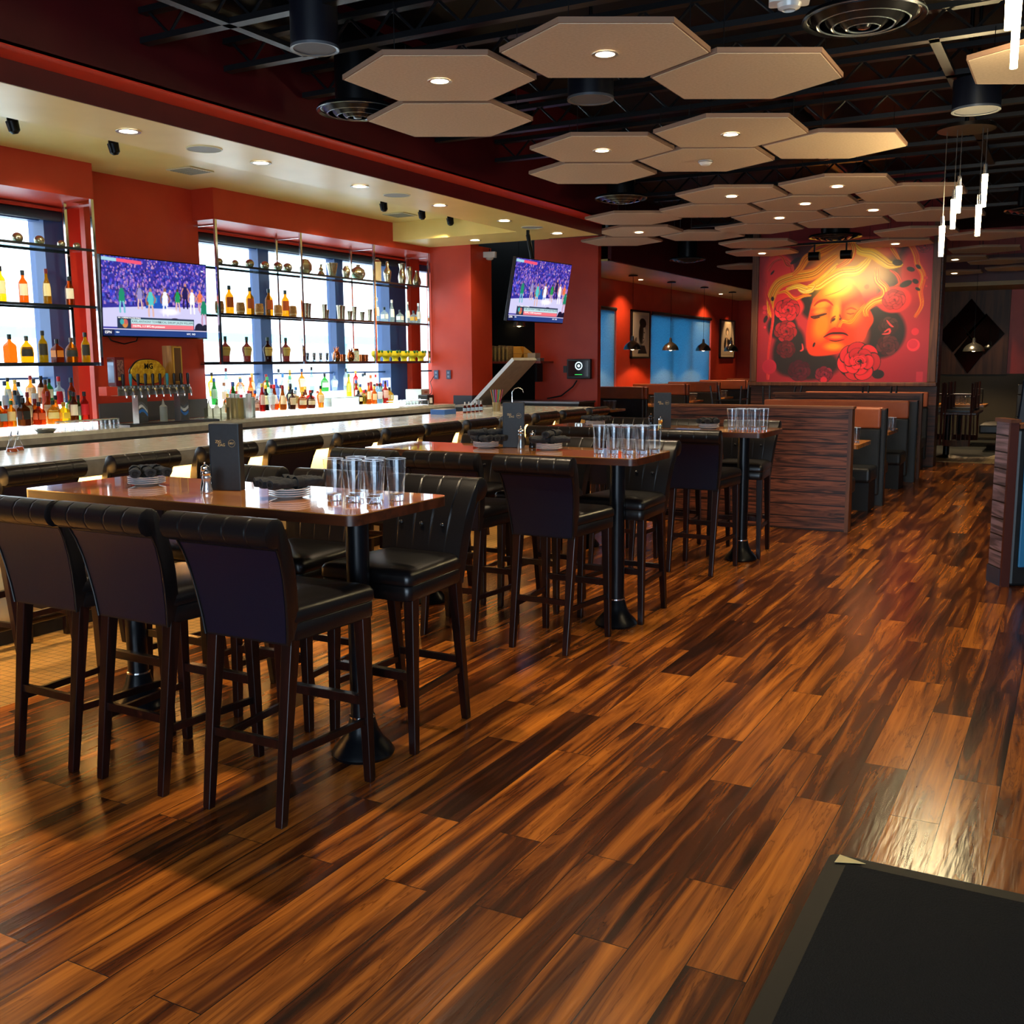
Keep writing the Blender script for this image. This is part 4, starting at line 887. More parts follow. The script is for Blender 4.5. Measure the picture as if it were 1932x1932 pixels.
vase(9.78, [(.0001, 0), (.035, 0), (.045, .02), (.02, .06), (.03, .075), (.014, .1), (.014, .125), (.02, .13)], 'tiny dark metal stoppered flask on the top shelf')
vase(9.99, [(.0001, 0), (.035, 0), (.05, .06), (.062, .12), (.07, .16)], 'fluted flaring metal vase on the top shelf', seg=10)
vase(10.26, [(.0001, 0), (.03, 0), (.05, .07), (.048, .11), (.028, .14), (.03, .15)], 'small rounded metal vase on the top shelf')
vase(10.50, [(.0001, 0), (.06, 0), (.11, .05), (.12, .085), (.1, .13), (.03, .165), (.035, .18)], 'large crinkled pumpkin-shaped metal vase on the top shelf', .6, 1, 12)
vase(10.90, [(.0001, 0), (.06, 0), (.062, .25), (.045, .27), (.03, .28)], 'tall square brass canister on the top shelf', seg=4)
vase(11.12, [(.0001, 0), (.04, 0), (.035, .03), (.05, .1), (.052, .15), (.02, .2), (.025, .24), (.015, .27)], 'bulbous gleaming brass decanter on the top shelf')
vase(11.45, [(.0001, 0), (.04, 0), (.055, .09), (.04, .16), (.03, .2), (.045, .27)], 'slender silver waisted vase on the top shelf')
vase(11.63, [(.0001, 0), (.045, 0), (.03, .1), (.04, .18), (.03, .24)], 'second slender silver vase behind the waisted one')
vase(11.80, [(.0001, 0), (.05, 0), (.072, .05), (.06, .1), (.02, .18), (.025, .2)], 'teardrop dark metal vase at the right end of the top shelf', .7)
# right unit middle shelf
GM = 'bottles on the middle shelf of the right unit'
for i, y in enumerate((8.25, 8.56, 8.86, 9.13)):
    o = bottle(X0, y, SZ[1], 'round', 'c87a10', '14343c', 'b8500c', 'amber whiskey bottle laced with cord on the middle shelf, %s from the left' % ORD[i], GM, 1.0, 1.15)
BAR_W = noisy('rattan', 'c08a3c', '8a5a20', 90, .6, .5)
for i, y in enumerate((8.12, 8.43, 8.72, 9.02, 9.27)):
    t = thing('woven_cup', 'barrel-shaped woven cup between the amber bottles, %s from the left' % ORD[i], 'cup', (X0, y-.02, SZ[1]), 0, 'woven barrel cups')
    MB().lathe([(.0001, 0), (.04, 0), (.048, .05), (.047, .09), (.04, .13), (.036, .13), (.036, .02), (.0001, .02)], seg=18).obj('barrel', BAR_W, t)
    MB().lathe([(.044, .03), (.0475, .032), (.0475, .038), (.044, .04)], seg=18).obj('band', P('pale_cord', 'e0c890', .8), t)
for i, (y, h) in enumerate(((9.45, .17), (9.55, .17), (9.79, .17), (9.88, .11), (10.08, .17), (10.19, .17), (10.28, .11), (10.42, .17), (10.53, .11), (10.74, .15))):
    t = thing('cocktail_cup', 'brushed metal %s cup on the middle shelf, %s from the left' % ('tall' if h > .12 else 'short', ORD[i]), 'cup', (X0+.02*(-1)**i, y, SZ[1]), 0, 'brushed metal shaker cups')
    MB().lathe([(.0001, 0), (.024, 0), (.026, h*.4), (.036, h), (.033, h), (.022, .01), (.0001, .01)], seg=18).obj('cup', P('gold_steel', 'b0a68c', .25, 1), t)
    MB().lathe([(.0345, h-.003), (.0375, h-.002), (.0375, h+.002), (.0345, h+.003)], seg=18).obj('rim', CHROME, t)
for i, (y, h) in enumerate(((10.87, .95), (11.03, .8), (11.2, .9), (11.38, .7), (11.56, .88), (11.70, .72), (11.82, .85))):
    bottle(X0, y, SZ[1], 'slim' if i % 2 == 0 else 'square', 'd4ecf0', 'e8eef0' if i % 2 == 0 else '203a4a', 'f4f6f4' if i != 5 else 'e8b040', 'clear spirit bottle with %s label on the middle shelf, %s from the left' % ('white' if i != 5 else 'yellow', ORD[i]), GM, h, .95, 'bottle')
for i, y in enumerate((8.16, 8.48, 8.81, 9.11)):
    bottle(X0, y, SZ[0], 'bell', '4a1a14', '1c3a2c', 'c8a850', 'dark brown bottle with a gold label on the lowest shelf, %s from the left' % ORD[i], 'dark rum bottles', .88, 1.1)
for i in range(9):
    y = 9.45+.06*i; tumbler(X0+.03*(-1)**i, y, SZ[0], 'small stem of clear glassware on the lowest shelf, %s from the left' % ORD[i], 'clear glasses on the lowest shelf', .6)
COP = P('copper', 'c06a3c', .2, 1)
for i, y in enumerate((10.02, 10.30)):
    t = thing('pineapple_cup', 'copper pineapple-shaped cup with a leafy top, the %s one' % ('left', 'right')[i], 'cup', (X0, y, SZ[0]), .6*i, 'copper pineapple cups')
    MB().lathe([(.0001, 0), (.03, 0), (.045, .03), (.048, .07), (.035, .115), (.0001, .12)], seg=16).obj('body', COP, t)
    lf = MB()
    for k in range(6): a = k*PI/3; lf.tube((.012*math.cos(a), .012*math.sin(a), .11), (.034*math.cos(a), .034*math.sin(a), .175), .010, .001, seg=6)
    lf.obj('leafy_top', COP, t)
for i, y in enumerate((10.14, 10.52, 10.60)):
    t = thing('copper_mug', 'polished copper mug on the lowest shelf, %s from the left' % ORD[i], 'mug', (X0, y, SZ[0]), 1, 'copper mugs')
    MB().lathe([(.0001, 0), (.034, 0), (.038, .085), (.035, .085), (.031, .006), (.0001, .006)], seg=20).obj('cup', COP, t)
    MB().path([(.036, 0, .07), (.06, 0, .065), (.062, 0, .03), (.036, 0, .018)], .004, 6).obj('handle', COP, t)
t = thing('patterned_canister', 'green and copper patterned glass canister between the copper mugs', 'canister', (X0, 10.41, SZ[0]))
MB().lathe([(.0001, 0), (.04, 0), (.04, .13), (.0001, .13)], seg=20).obj('body', noisy('patterned_glass', '8aa890', 'd8d0b0', 60, .2), t); MB().lathe([(.0001, .13), (.036, .13), (.03, .16), (.0001, .16)], seg=20).obj('lid', COP, t)
YEL = P('yellow_plastic', 'e4d428', .35); GRN = P('leaf_green_plastic', '2c6a2a', .4)
for i, y in enumerate((10.78, 10.98, 11.18, 11.38, 11.58, 11.78)):
    t = thing('party_cup', 'bright yellow novelty cup with green eyes-like spots, %s from the left' % ORD[i], 'cup', (X0+.05, y, SZ[0]), 0, 'yellow novelty cups')
    MB().lathe([(.0001, 0), (.045, 0), (.04, .03), (.05, .05), (.075, .07), (.08, .1), (.07, .13), (.06, .132), (.05, .08), (.0001, .07)], seg=20, sx=.8, sy=1.2).obj('bowl', YEL, t)
    for s in (-1, 1): MB().lathe([(.0001, -.022), (.018, -.008), (.018, .008), (.0001, .022)], c=(.055, s*.03, .122), seg=10).obj('green_spot', GRN, t)
# counter rows: (y, kind, liquid, cap, label, h, words)
rows = [
 (-8.02, [(5.45, 'fat', '5a8a1c', '2c4a14', 'a8c040', .8, 'green bottle cut by the left edge'), (5.56, 'square', 'c0500c', '1c3a2c', '7a98a0', .95, 'amber bottle with a slanted grey-blue label'), (5.66, 'round', 'c87010', '2c6a2a', 'e0c888', .75, 'short amber bottle with a green cap'), (5.77, 'square', '5a2a0c', '101010', '181818', 1.05, 'square brown bottle with a black-and-white label'), (5.94, 'square', 'a83408', '2a1a14', 'd86030', .85, 'red-amber bottle with a red label'), (6.07, 'fat', 'd49a18', '2a2a20', 'e8d88c', .9, 'golden bottle with a tree on its cream label'), (6.19, 'square', 'd8a818', 'c09018', 'e8c840', .8, 'bottle with a broad yellow label'), (6.30, 'round', '7a2c0c', '14141c', 'e8e2c8', .95, 'brown bottle with a cream label and black cap'), (6.42, 'round', 'a82010', '1c1414', 'd81c24', .95, 'amber bottle with a bright red label')], 'front row left of the taps', .036),
 (-8.18, [(5.5, 'slim', 'd88a20', '8a1a1a', 'e8b060', .9, 'orange bottle'), (5.62, 'round', 'e0b050', '203a5a', 'e8e0d0', .95, 'pale gold bottle with a blue cap'), (5.73, 'slim', 'd0dce0', '3a4a6a', 'b8c8d8', .95, 'clear bottle'), (5.86, 'round', '9aa8b0', '1a2226', '2a3038', 1.0, 'smoky bottle with a black cap'), (6.0, 'slim', 'd8c8a0', '2c2c2c', 'e8e8e0', 1.0, 'clear bottle with an off-white label'), (6.14, 'round', 'c86018', '282018', 'a83a20', 1.05, 'orange bottle with a round red label'), (6.27, 'slim', 'd8e0e0', 'c81c28', 'd01c30', 1.05, 'clear bottle with a red cap and label'), (6.40, 'round', 'c84a10', '1c2430', 'e05020', 1.1, 'tall orange bottle with a dark cap')], 'rear row left of the taps', .122),
 (-8.02, [(8.30, 'flare', '1c7a1c', '1a3c6a', '3c8a2c', 1.15, 'tall green bottle with a blue-black neck'), (8.42, 'square', 'b81c1c', 'c8203a', 'd83030', .8, 'small bright red bottle'), (8.55, 'fat', 'c8ccd0', '2c4a8a', 'e8e8e8', .75, 'silver-white bottle'), (8.69, 'fat', '8a6a58', 'b8b8b8', 'c89878', .7, 'squat copper-toned bottle'), (8.83, 'bell', '16140f', 'd8a81c', 'e8dca0', .95, 'dark bottle with a cream label and yellow top'), (8.97, 'flare', 'b03808', 'c01c1c', 'f0e0d0', 1.0, 'red-amber pear-shaped bottle with a ribbon neck'), (9.09, 'slim', '2a3a6a', '2a4a8a', 'd8d8a8', .8, 'blue-labelled bottle'), (9.22, 'bell', '14141a', '1c2028', 'e8e0b0', .98, 'black bottle with a narrow cream label'), (9.35, 'round', 'd0dcd8', '2a6aa0', 'b09050', .85, 'clear bottle with a gold label'), (9.48, 'square', 'a03010', '5a1a10', 'e8c0a0', .8, 'amber flask bottle with a pale label'), (9.60, 'square', 'd81c10', 'b01810', 'f0d8c8', .88, 'bright red square bottle'), (9.74, 'round', 'e8e0d8', 'c86040', 'f0ece8', .65, 'short bottle with a white label')], 'front row right of the taps', .036),
 (-8.18, [(8.2, 'slim', '2a8a3a', '28508a', '90b890', .9, 'green bottle behind the water jars'), (8.34, 'round', 'e0d8c8', '8a5a3a', 'd8c0a0', .8, 'pale bottle with a gold collar'), (8.48, 'slim', 'c82838', 'd0203a', 'e05060', .75, 'pinkish red bottle'), (8.62, 'flare', 'c0d0d8', '30506a', 'd8e0e8', .95, 'clear curved bottle'), (8.76, 'slim', 'c86818', '8a2c18', 'd88030', .9, 'orange bottle'), (8.9, 'round', 'c8d8e0', '3a5a7a', 'a8b8c8', .9, 'pale blue bottle'), (9.03, 'slim', '2c8a40', '2c7a3a', 'a8c8a0', .9, 'green-capped bottle'), (9.16, 'round', '30508a', '2c4a9a', '8090c0', .9, 'blue bottle'), (9.29, 'slim', 'c0d8e0', '306a9a', 'c8d8e0', 1.0, 'tall clear bottle'), (9.42, 'round', 'c8e0dc', '3a8a6a', 'b0c8b8', 1.0, 'clear bottle with a teal cap')], 'rear row right of the taps', .122),
 (-8.02, [(10.52, 'square', '2a1408', '14181c', 'e8dca0', .75, 'dark square bottle with an oval cream label'), (10.63, 'square', 'a89828', 'c82838', '3a4a1c', .75, 'olive bottle with an arched label'), (10.74, 'square', 'c8b040', '2a1c14', 'd8c878', .7, 'small golden bottle'), (10.85, 'slim', 'd8dcd8', '2c2c34', 'b83424', .78, 'clear bottle with a tall red label'), (10.98, 'round', 'd8e4e4', 'c0302c', 'b8d0c8', .9, 'clear bottle with a pale green label'), (11.1, 'round', 'd0d4a8', 'a8a8a8', 'c87838', .9, 'clear bottle with an orange label'), (11.2, 'square', 'c8d8c8', '98a0a0', '9ab890', .75, 'pale green square bottle')], 'front row by the wire rack', .036),
 (-8.18, [(10.55, 'slim', 'c0a020', '50601c', 'd8b840', .95, 'tall yellow-green bottle'), (10.7, 'round', '8a9858', 'c83848', 'b0b878', .85, 'green bottle with a red stopper'), (10.86, 'slim', 'd8d8c8', '203040', 'd8d8d0', .95, 'clear bottle with a dark cap'), (11.0, 'round', 'c8b090', 'b85a20', 'd8c0a0', .95, 'amber-tinted bottle with a copper cap'), (11.14, 'slim', 'd8e0e4', 'b02c2c', 'e8e8e8', .9, 'clear bottle with a red cap')], 'rear row by the wire rack', .122)]
for x, lst, wh, dz in rows:
    for (y, k, c, cp, lc, h, d) in lst: bottle(x+random.uniform(-.02, .02), y, BZ+dz, k, c, cp, lc, d+', '+wh, 'bottles on the back counter', h*.98)
# fillers pressed between and behind the named bottles
rf = random.Random(11)
CN = [('amber', 'b85a10', 'e8d8b0'), ('golden', 'd8a020', 'e8e0c0'), ('clear', 'd4e2e4', 'e0e8e8'), ('orange', 'e07820', 'f0d0a0'), ('green', '3a8a3a', 'c8d8b0'), ('red', 'c02420', 'e8c0b0'), ('brown', '5a2c14', 'd8c8a0'), ('pale blue', '90b8d0', 'e0e8f0')]
for x, dz, n, y0, y1, wh in ((-8.10, .036, 9, 5.5, 6.45, 'between rows left of the taps'), (-8.32, .206, 9, 5.45, 6.45, 'back row left of the taps'), (-7.90, .036, 8, 8.4, 9.7, 'outer edge right of the taps'), (-8.10, .036, 11, 8.25, 9.8, 'between rows right of the taps'), (-8.32, .206, 14, 8.2, 11.2, 'back row right of the taps'), (-7.93, .036, 5, 10.55, 11.15, 'outer edge by the wire rack'), (-8.10, .036, 6, 10.5, 11.2, 'between rows by the wire rack')):
    for i in range(n):
        nm_, c_, l_ = CN[rf.randrange(8)]; k_ = rf.choice(['round', 'square', 'slim', 'bell', 'fat', 'flare'])
        bottle(x+rf.uniform(-.015, .015), y0+(y1-y0)*(i+.5)/n+rf.uniform(-.02, .02), BZ+dz, k_, c_, rf.choice(['14181c', '8a1a1a', '2a4a7a', 'c8a848']), l_, '%s bottle, %s along, %s' % (nm_, ORD[i], wh), 'bottles on the back counter', rf.choice([.75, .85, .95]), .92)
# water jars, glasses, caddies on the counter
FROST = P('frosted_plastic', 'c8d0c8', .35, trans=.7)
for i, (y, x) in enumerate(((7.98, -7.65), (8.12, -7.62), (8.05, -7.78))):
    t = thing('juice_jug', 'cloudy plastic juice jug beside the taps, the %s one' % ('left', 'right', 'rear')[i], 'jug', (x, y, BZ), 0, 'cloudy juice jugs')
    MB().prism(rrect(-.052, -.052, .052, .052, .02), 0, .21).obj('body', (FROST if i == 1 else P('cloudy_amber', 'c0b078', .35, trans=.6)), t); MB().tube((0, 0, .21), (0, 0, .25), .03, seg=16).obj('neck', FROST, t)
for i, y in enumerate((7.55, 7.66, 7.77)):
    t = thing('pour_bottle', 'small clear syrup bottle with a pourer right of the taps, %s' % ORD[i], 'bottle', (-7.62, y, BZ), 0, 'syrup pour bottles')
    MB().prism(rrect(-.035, -.035, .035, .035, .01), 0, .12).obj('glass_body', liquid('liquid_clearolive', '9a9a84', .7), t); MB().lathe([(.03, .12), (.012, .15), (.01, .17), (.0001, .17)], seg=14).obj('neck', liquid('liquid_clearolive', '9a9a84'), t); MB().tube((0, 0, .17), (.012, 0, .21), .006, .003).obj('pourer', CHROME, t)
for i in range(7):
    t = thing('rocks_glass', 'upturned patterned rocks glass at the left of the back counter, %s' % ORD[i], 'drinking glass', (-7.56, 5.78+.093*i, BZ), 0, 'upturned rocks glasses on the back counter')
    MB().lathe([(.041, 0), (.043, 0), (.045, .085), (.0001, .09), (.0001, .075), (.038, .07), (.041, 0)], seg=18).obj('glass_wall', GLASSM, t); MB().lathe([(.0001, .076), (.036, .076), (.036, .086), (.0001, .088)], seg=18).obj('heavy_base', P('milky_glass', 'd8dcc0', .15, trans=.6), t)
t = thing('garnish_tray', 'shallow silver garnish tray beside the upturned glasses', 'tray', (-7.54, 5.62, BZ), 0)
MB().lathe([(.0001, 0), (.06, 0), (.085, .03), (.088, .03), (.06, -.0), (.0001, .006)], seg=28).obj('bowl', STEEL, t); MB().lathe([(.085, .028), (.092, .03), (.085, .034)], seg=28).obj('rim', CHROME, t)
# taps
t = thing('beer_tap_tower', 'long steel beer tap rail on two chrome columns under the wall television', 'beer tap', (-7.72, 6.93, BZ))
MB().box(-.05, -.44, .275, .05, .44, .365).obj('rail', STEEL, t, smooth=False, bevel=.004)
MB().box(-.055, -.56, .28, .05, -.44, .36).obj('red_end', P('red_gloss', 'c83c28', .3), t, smooth=False)
for s, nm in ((-.15, 'l'), (.36, 'r')):
    c = MB().box(-.04, s-.055, 0, .04, s+.055, .275).obj('column', STEEL, t, smooth=False)
    for k, (z0, hx_) in enumerate(((.10, '3f7ac8'), (.14, 'd8dce0'), (.165, '6a6e74'))):
        pts = [(.0405, s-.05+.1*q/8, z0+.028*math.sin(q/8*PI*1.1+k*.2)*(1 if s < 0 else -1)+.02*(q/8)*(-1)) for q in range(9)]
        v = []; 
        for p in pts: v += [p, (p[0], p[1], p[2]+.028)]
        MB().add(v, [(2*i, 2*i+2, 2*i+3, 2*i+1) for i in range(8)]).obj('wave_decal', P('decal_'+hx_, hx_, .3), c)
for k in range(10):
    y = -.39+.087*k
    f = MB().path([(.05, y, .33), (.09, y, .33), (.105, y, .30), (.11, y, .255)], [.014, .013, .011, .009], 10).obj('faucet', CHROME, t)
    MB().tube((.075, y, .34), (.07, y, .36), .012).obj('collar', CHROME, f)
    MB().lathe([(.008, .36), (.012, .38), (.016, .44), (.014, .47), (.006, .475)], c=(.07, y, 0), seg=10).obj('tap_handle', P('handle_%d' % (k in (1, 6)), '2f8a9a' if k in (1, 6) else '14161a', .35), f)
t = thing('drip_tray', 'long dark drip tray beneath the beer taps', 'tray', (-7.5, 6.95, BZ))
MB().box(-.07, -.55, 0, .07, .55, .02).obj('tray', STEEL, t, smooth=False); MB().box(-.06, -.54, .02, .06, .54, .023).obj('grid', DARKM, t, smooth=False)
t = thing('squeeze_bottle', 'clear squeeze bottle standing between the two tap columns', 'bottle', (-7.6, 6.95, BZ+.024)); MB().lathe([(.0001, 0), (.033, 0), (.035, .01), (.035, .14), (.02, .155), (.0001, .156)], seg=20).obj('body', FROST, t); MB().lathe([(.016, .155), (.012, .17), (.003, .21), (.0001, .21)], seg=12).obj('nozzle', FROST, t)
TR = BZ+.365
t = thing('tap_display_box', 'maroon boxed whiskey display standing at the left on the tap rail', 'display box', (-7.72, 6.53, TR), .15)
MB().box(-.045, -.06, 0, .045, .06, .26).obj('carton', P('maroon_card', '5a1420', .4), t, smooth=False)
MB().box(.0455, -.035, .05, .047, .045, .235).obj('front_label', noisy('ornate_label', '9a7068', '4a2a28', 60, .5), t, smooth=False); MB().box(.0475, -.03, .05, .0482, .04, .08).obj('yellow_strip', P('label_yellow', 'e0b030', .4), t, smooth=False)
MB().box(-.04, -.0615, .03, .03, -.06, .24).obj('silver_side', CHROME, t, smooth=False)
t = thing('belt_trophy', 'big gold championship belt plate with a dark emblem behind the tap handles', 'trophy', (-7.76, 6.93, TR), 0)
GOLDM = noisy('embossed_gold', 'e8c038', 'c08c18', 40, .35, .5, metal=.4)
Mt = Matrix.Rotation(PI/2, 4, 'Y') @ Matrix.Rotation(PI/2, 4, 'Z')
pl = [(.20*math.cos(a)*(1+.03*math.cos(6*a)), .125+.115*math.sin(a)*(1+.02*math.cos(6*a))) for a in [2*PI*k/48 for k in range(48)]]
MB().prism([(x*1.06, .125+(y-.125)*1.07) for x, y in pl], -.01, 0, Matrix(((0, 0, 1, 0), (1, 0, 0, 0), (0, 1, 0, 0), (0, 0, 0, 1)))).obj('leather_backing', LEATHER, t)
MB().prism(pl, 0, .014, Matrix(((0, 0, 1, 0), (1, 0, 0, 0), (0, 1, 0, 0), (0, 0, 0, 1)))).obj('gold_plate', GOLDM, t)
rg = MB()
for r0 in (.055, .095): rg.lathe([(r0, .0145), (r0+.006, .017), (r0+.006, .0135)], seg=36, sy=.62 if r0 > .06 else .9, M=Matrix(((0, 0, 1, 0), (1, 0, 0, 0), (0, 1, 0, .15), (0, 0, 0, 1))))
rg.obj('raised_rings', GOLDM, t)
text('MG', .07, (.0165, 0, .175), ((0, 1, 0), (0, 0, 1), (1, 0, 0)), P('emblem_black', '1a1408', .4), t, 'emblem', bold=.002)
t = thing('wooden_tap_box', 'tall wooden box with a dark glazed front on the tap rail', 'display box', (-7.74, 7.23, TR), .12)
MB().box(-.06, -.075, 0, .05, .075, .37).obj('case', wood('oak_case', '8a5a20', 'b07c34', 2, 1.5, .4), t, smooth=False)
MB().box(.05, -.045, .03, .053, .055, .35).obj('glazed_front', P('bronze_front', '6a5238', .2), t, smooth=False)
fr = MB(); fr.box(.05, -.055, .02, .057, -.045, .36); fr.box(.05, .055, .02, .057, .065, .36); fr.box(.05, -.055, .35, .057, .065, .36); fr.box(.05, -.055, .02, .057, .065, .03); fr.obj('front_frame', P('gold_wood', 'd0a040', .35), t, smooth=False)
# right end of the counter
t = thing('wire_glass_rack', 'chrome wire rack of upturned glasses near the end of the back counter', 'glass rack', (-7.66, 11.1, BZ))
wr = MB()
for z in (.004, .07): 
    for x in (-.1, .1): wr.tube((x, -.33, z), (x, .33, z), .003, seg=6)
    for k in range(12): wr.tube((-.1, -.33+.06*k, z), (.1, -.33+.06*k, z), .003, seg=6)
for x in (-.1, .1):
    for y in (-.33, .33): wr.tube((x, y, 0), (x, y, .07), .003, seg=6)
wr.obj('wire_frame', CHROME, t)
for i in range(8):
    t = thing('coupe_glass', 'small upturned glass in the chrome wire rack, %s from the left' % ORD[i], 'drinking glass', (-7.64, 10.83+.075*i, BZ+.01), 0, 'glasses in the wire rack'); MB().lathe([(.032, 0), (.034, .0), (.028, .05), (.0001, .06), (.0001, .055), (.026, .048), (.032, 0)], seg=16).obj('bowl', GLASSM, t); MB().lathe([(.0001, .06), (.005, .062), (.005, .075), (.022, .08), (.0001, .082)], seg=14).obj('foot', P('thick_glass', 'dfe8f4'), t)
t = thing('clear_ice_bin', 'long clear ribbed bin of stacked glassware in the middle of the back counter', 'bin', (-7.98, 10.12, BZ+.036)); MB().box(-.07, -.27, 0, .07, .27, .1).obj('bin', P('clear_bin', 'c8dcdc', .15, trans=.8), t, smooth=False); MB().box(-.075, -.275, .1, .075, .275, .108).obj('lid', P('bin_lid', '8aa4a4', .3), t, smooth=False)
t = thing('ticket_printer', 'black receipt printer with a white slip by the red column', 'printer', (-7.72, 11.62, BZ)); MB().box(-.08, -.08, 0, .08, .08, .13).obj('case', PLASTICB, t, smooth=False, bevel=.012); MB().box(.081, -.04, .02, .083, .03, .09).obj('paper_label', P('paper_white', 'e0e0dc', .7), t, smooth=False)
t = thing('steel_toaster_box', 'pale square metal box at the end of the back counter', 'appliance', (-7.98, 11.76, BZ)); MB().box(-.1, -.1, 0, .16, .1, .2).obj('case', P('pale_metal', 'a8b4a8', .3, .6), t, smooth=False, bevel=.006); MB().box(.161, -.03, .15, .163, .05, .17).obj('badge', P('badge_red', '7a3c34', .5), t, smooth=False)
t = thing('menu_card', 'white card printed with a blue and red picture leaning behind the glass rack', 'menu card', (-8.15, 11.3, BZ+.12), 0)
MB().box(-.003, -.11, 0, .003, .11, .24).obj('card', P('paper_white', 'e0e0dc'), t, smooth=False)
for k in range(4): MB().box(.0035, -.075+.035*k, .12, .0045, -.05+.035*k, .21).obj('printed_bar', P('print_blue', '2c40c8', .5), t, smooth=False)
for i, y in enumerate((-7.72, -7.52)):
    t = thing('power_outlet', 'dark blue power outlet on the red end wall, the %s one' % ('left, with plugs', 'right')[i], 'outlet', (y, 11.885, 1.44))
    MB().box(-.036, -.008, -.06, .036, .001, .06).obj('plate', P('navy_outlet', '2a3c5c', .4), t, smooth=False, bevel=.003)
    for z in (-.025, .025): MB().box(-.015, -.011, z-.014, .015, -.008, z+.014).obj('socket', P('outlet_grey', '6a7a94', .4), t, smooth=False)
tag(MB().path([(-7.74, 11.86, 1.42), (-7.78, 11.82, 1.34), (-7.74, 11.8, 1.26), (-7.7, 11.72, 1.19), (-7.72, 11.66, 1.16)], .005).obj('outlet_cord', PLASTICB), 'black cord hanging from the left outlet to the printer', 'cord')
# on the front bar
for i, (x, y) in enumerate(((-5.86, 3.98), (-5.78, 4.06), (-5.84, 4.15))):
    t = thing('cruet', 'small conical glass cruet with a pourer at the left end of the bar, %s' % ('left', 'middle', 'right')[i], 'cruet', (x, y, 1.07), 0, 'cruets on the bar')
    MB().lathe([(.0001, 0), (.036, 0), (.037, .006), (.014, .06), (.012, .09), (.016, .1), (.0001, .1)], seg=20).obj('flask', GLASSM, t); MB().lathe([(.0001, .003), (.033, .003), (.026, .024), (.0001, .024)], seg=18).obj('dressing', P('red_orange_oil', 'c05018', .2), t); MB().tube((0, 0, .1), (.004, .004, .13), .006, .002).obj('pourer', CHROME, t)
t = thing('straw_holder', 'holder full of bright coloured straws near the far end of the bar', 'straw holder', (-5.56, 9.75, 1.07)); MB().lathe([(.0001, 0), (.042, 0), (.045, .1), (.042, .1), (.04, .006), (.0001, .006)], seg=20).obj('cup', P('clear_amber_cup', 'd8c088', .15, trans=.6), t)
for k in range(18):
    a = k*2.4; r = .012+.0016*k; c = ('e03c28', 'e8782c', '7a5ad0', '40b0b8', 'd8487a', '50b85a')[k % 6]
    MB().tube((r*.6*math.cos(a), r*.6*math.sin(a), .008), (r*1.9*math.cos(a), r*1.9*math.sin(a), .235), .0034, seg=6).obj('straw', P('straw_'+c, c, .4), t)
for i in range(5):
    t = thing('bitters_bottle', 'small white-capped bitters bottle in the row at the far bar, %s from the left' % ORD[i], 'bottle', (-5.72+.0*i, 9.35+.085*i, 1.07), 0, 'bitters bottles')
    MB().lathe([(.0001, 0), (.018, 0), (.019, .06), (.008, .08), (.0001, .08)], seg=14).obj('glass_body', liquid('liquid_8a2a18', '8a2a18'), t); MB().lathe([(.0001, .08), (.008, .08), (.007, .115), (.0001, .116)], seg=10).obj('cap', CERAM, t); MB().lathe([(.0192, .015), (.0198, .016), (.0198, .05), (.0192, .051)], seg=14).obj('label', P('label_blue', 'a8c0d8', .5), t)
t = thing('condiment_tray', 'blue plastic bar tray at the far end of the bar', 'tray', (-5.8, 9.05, 1.07)); MB().prism(rrect(-.09, -.12, .09, .12, .02), 0, .05).obj('tray', P('blue_plastic', '4a7ac8', .4), t); MB().box(-.07, -.1, .05, .07, .1, .052).obj('insert', P('white_edge', 'd8dce0'), t, smooth=False)
t = thing('steel_cup', 'small steel cup behind the straw holder', 'cup', (-5.84, 9.85, 1.07)); MB().lathe([(.0001, 0), (.035, 0), (.04, .12), (.037, .12), (.033, .005), (.0001, .005)], seg=20).obj('cup', STEEL, t); MB().lathe([(.039, .118), (.042, .12), (.039, .123)], seg=20).obj('rim', CHROME, t)
t = thing('bar_faucet', 'slim chrome gooseneck faucet behind the far bar', 'faucet', (-6.05, 11.0, 1.07)); MB().path([(0, 0, 0), (0, 0, .17), (.02, .02, .21), (.06, .05, .225), (.10, .08, .2), (.11, .085, .16)], .006, 8).obj('spout', CHROME, t); MB().lathe([(.0001, 0), (.025, 0), (.02, .03), (.0001, .03)], seg=14).obj('base', CHROME, t)
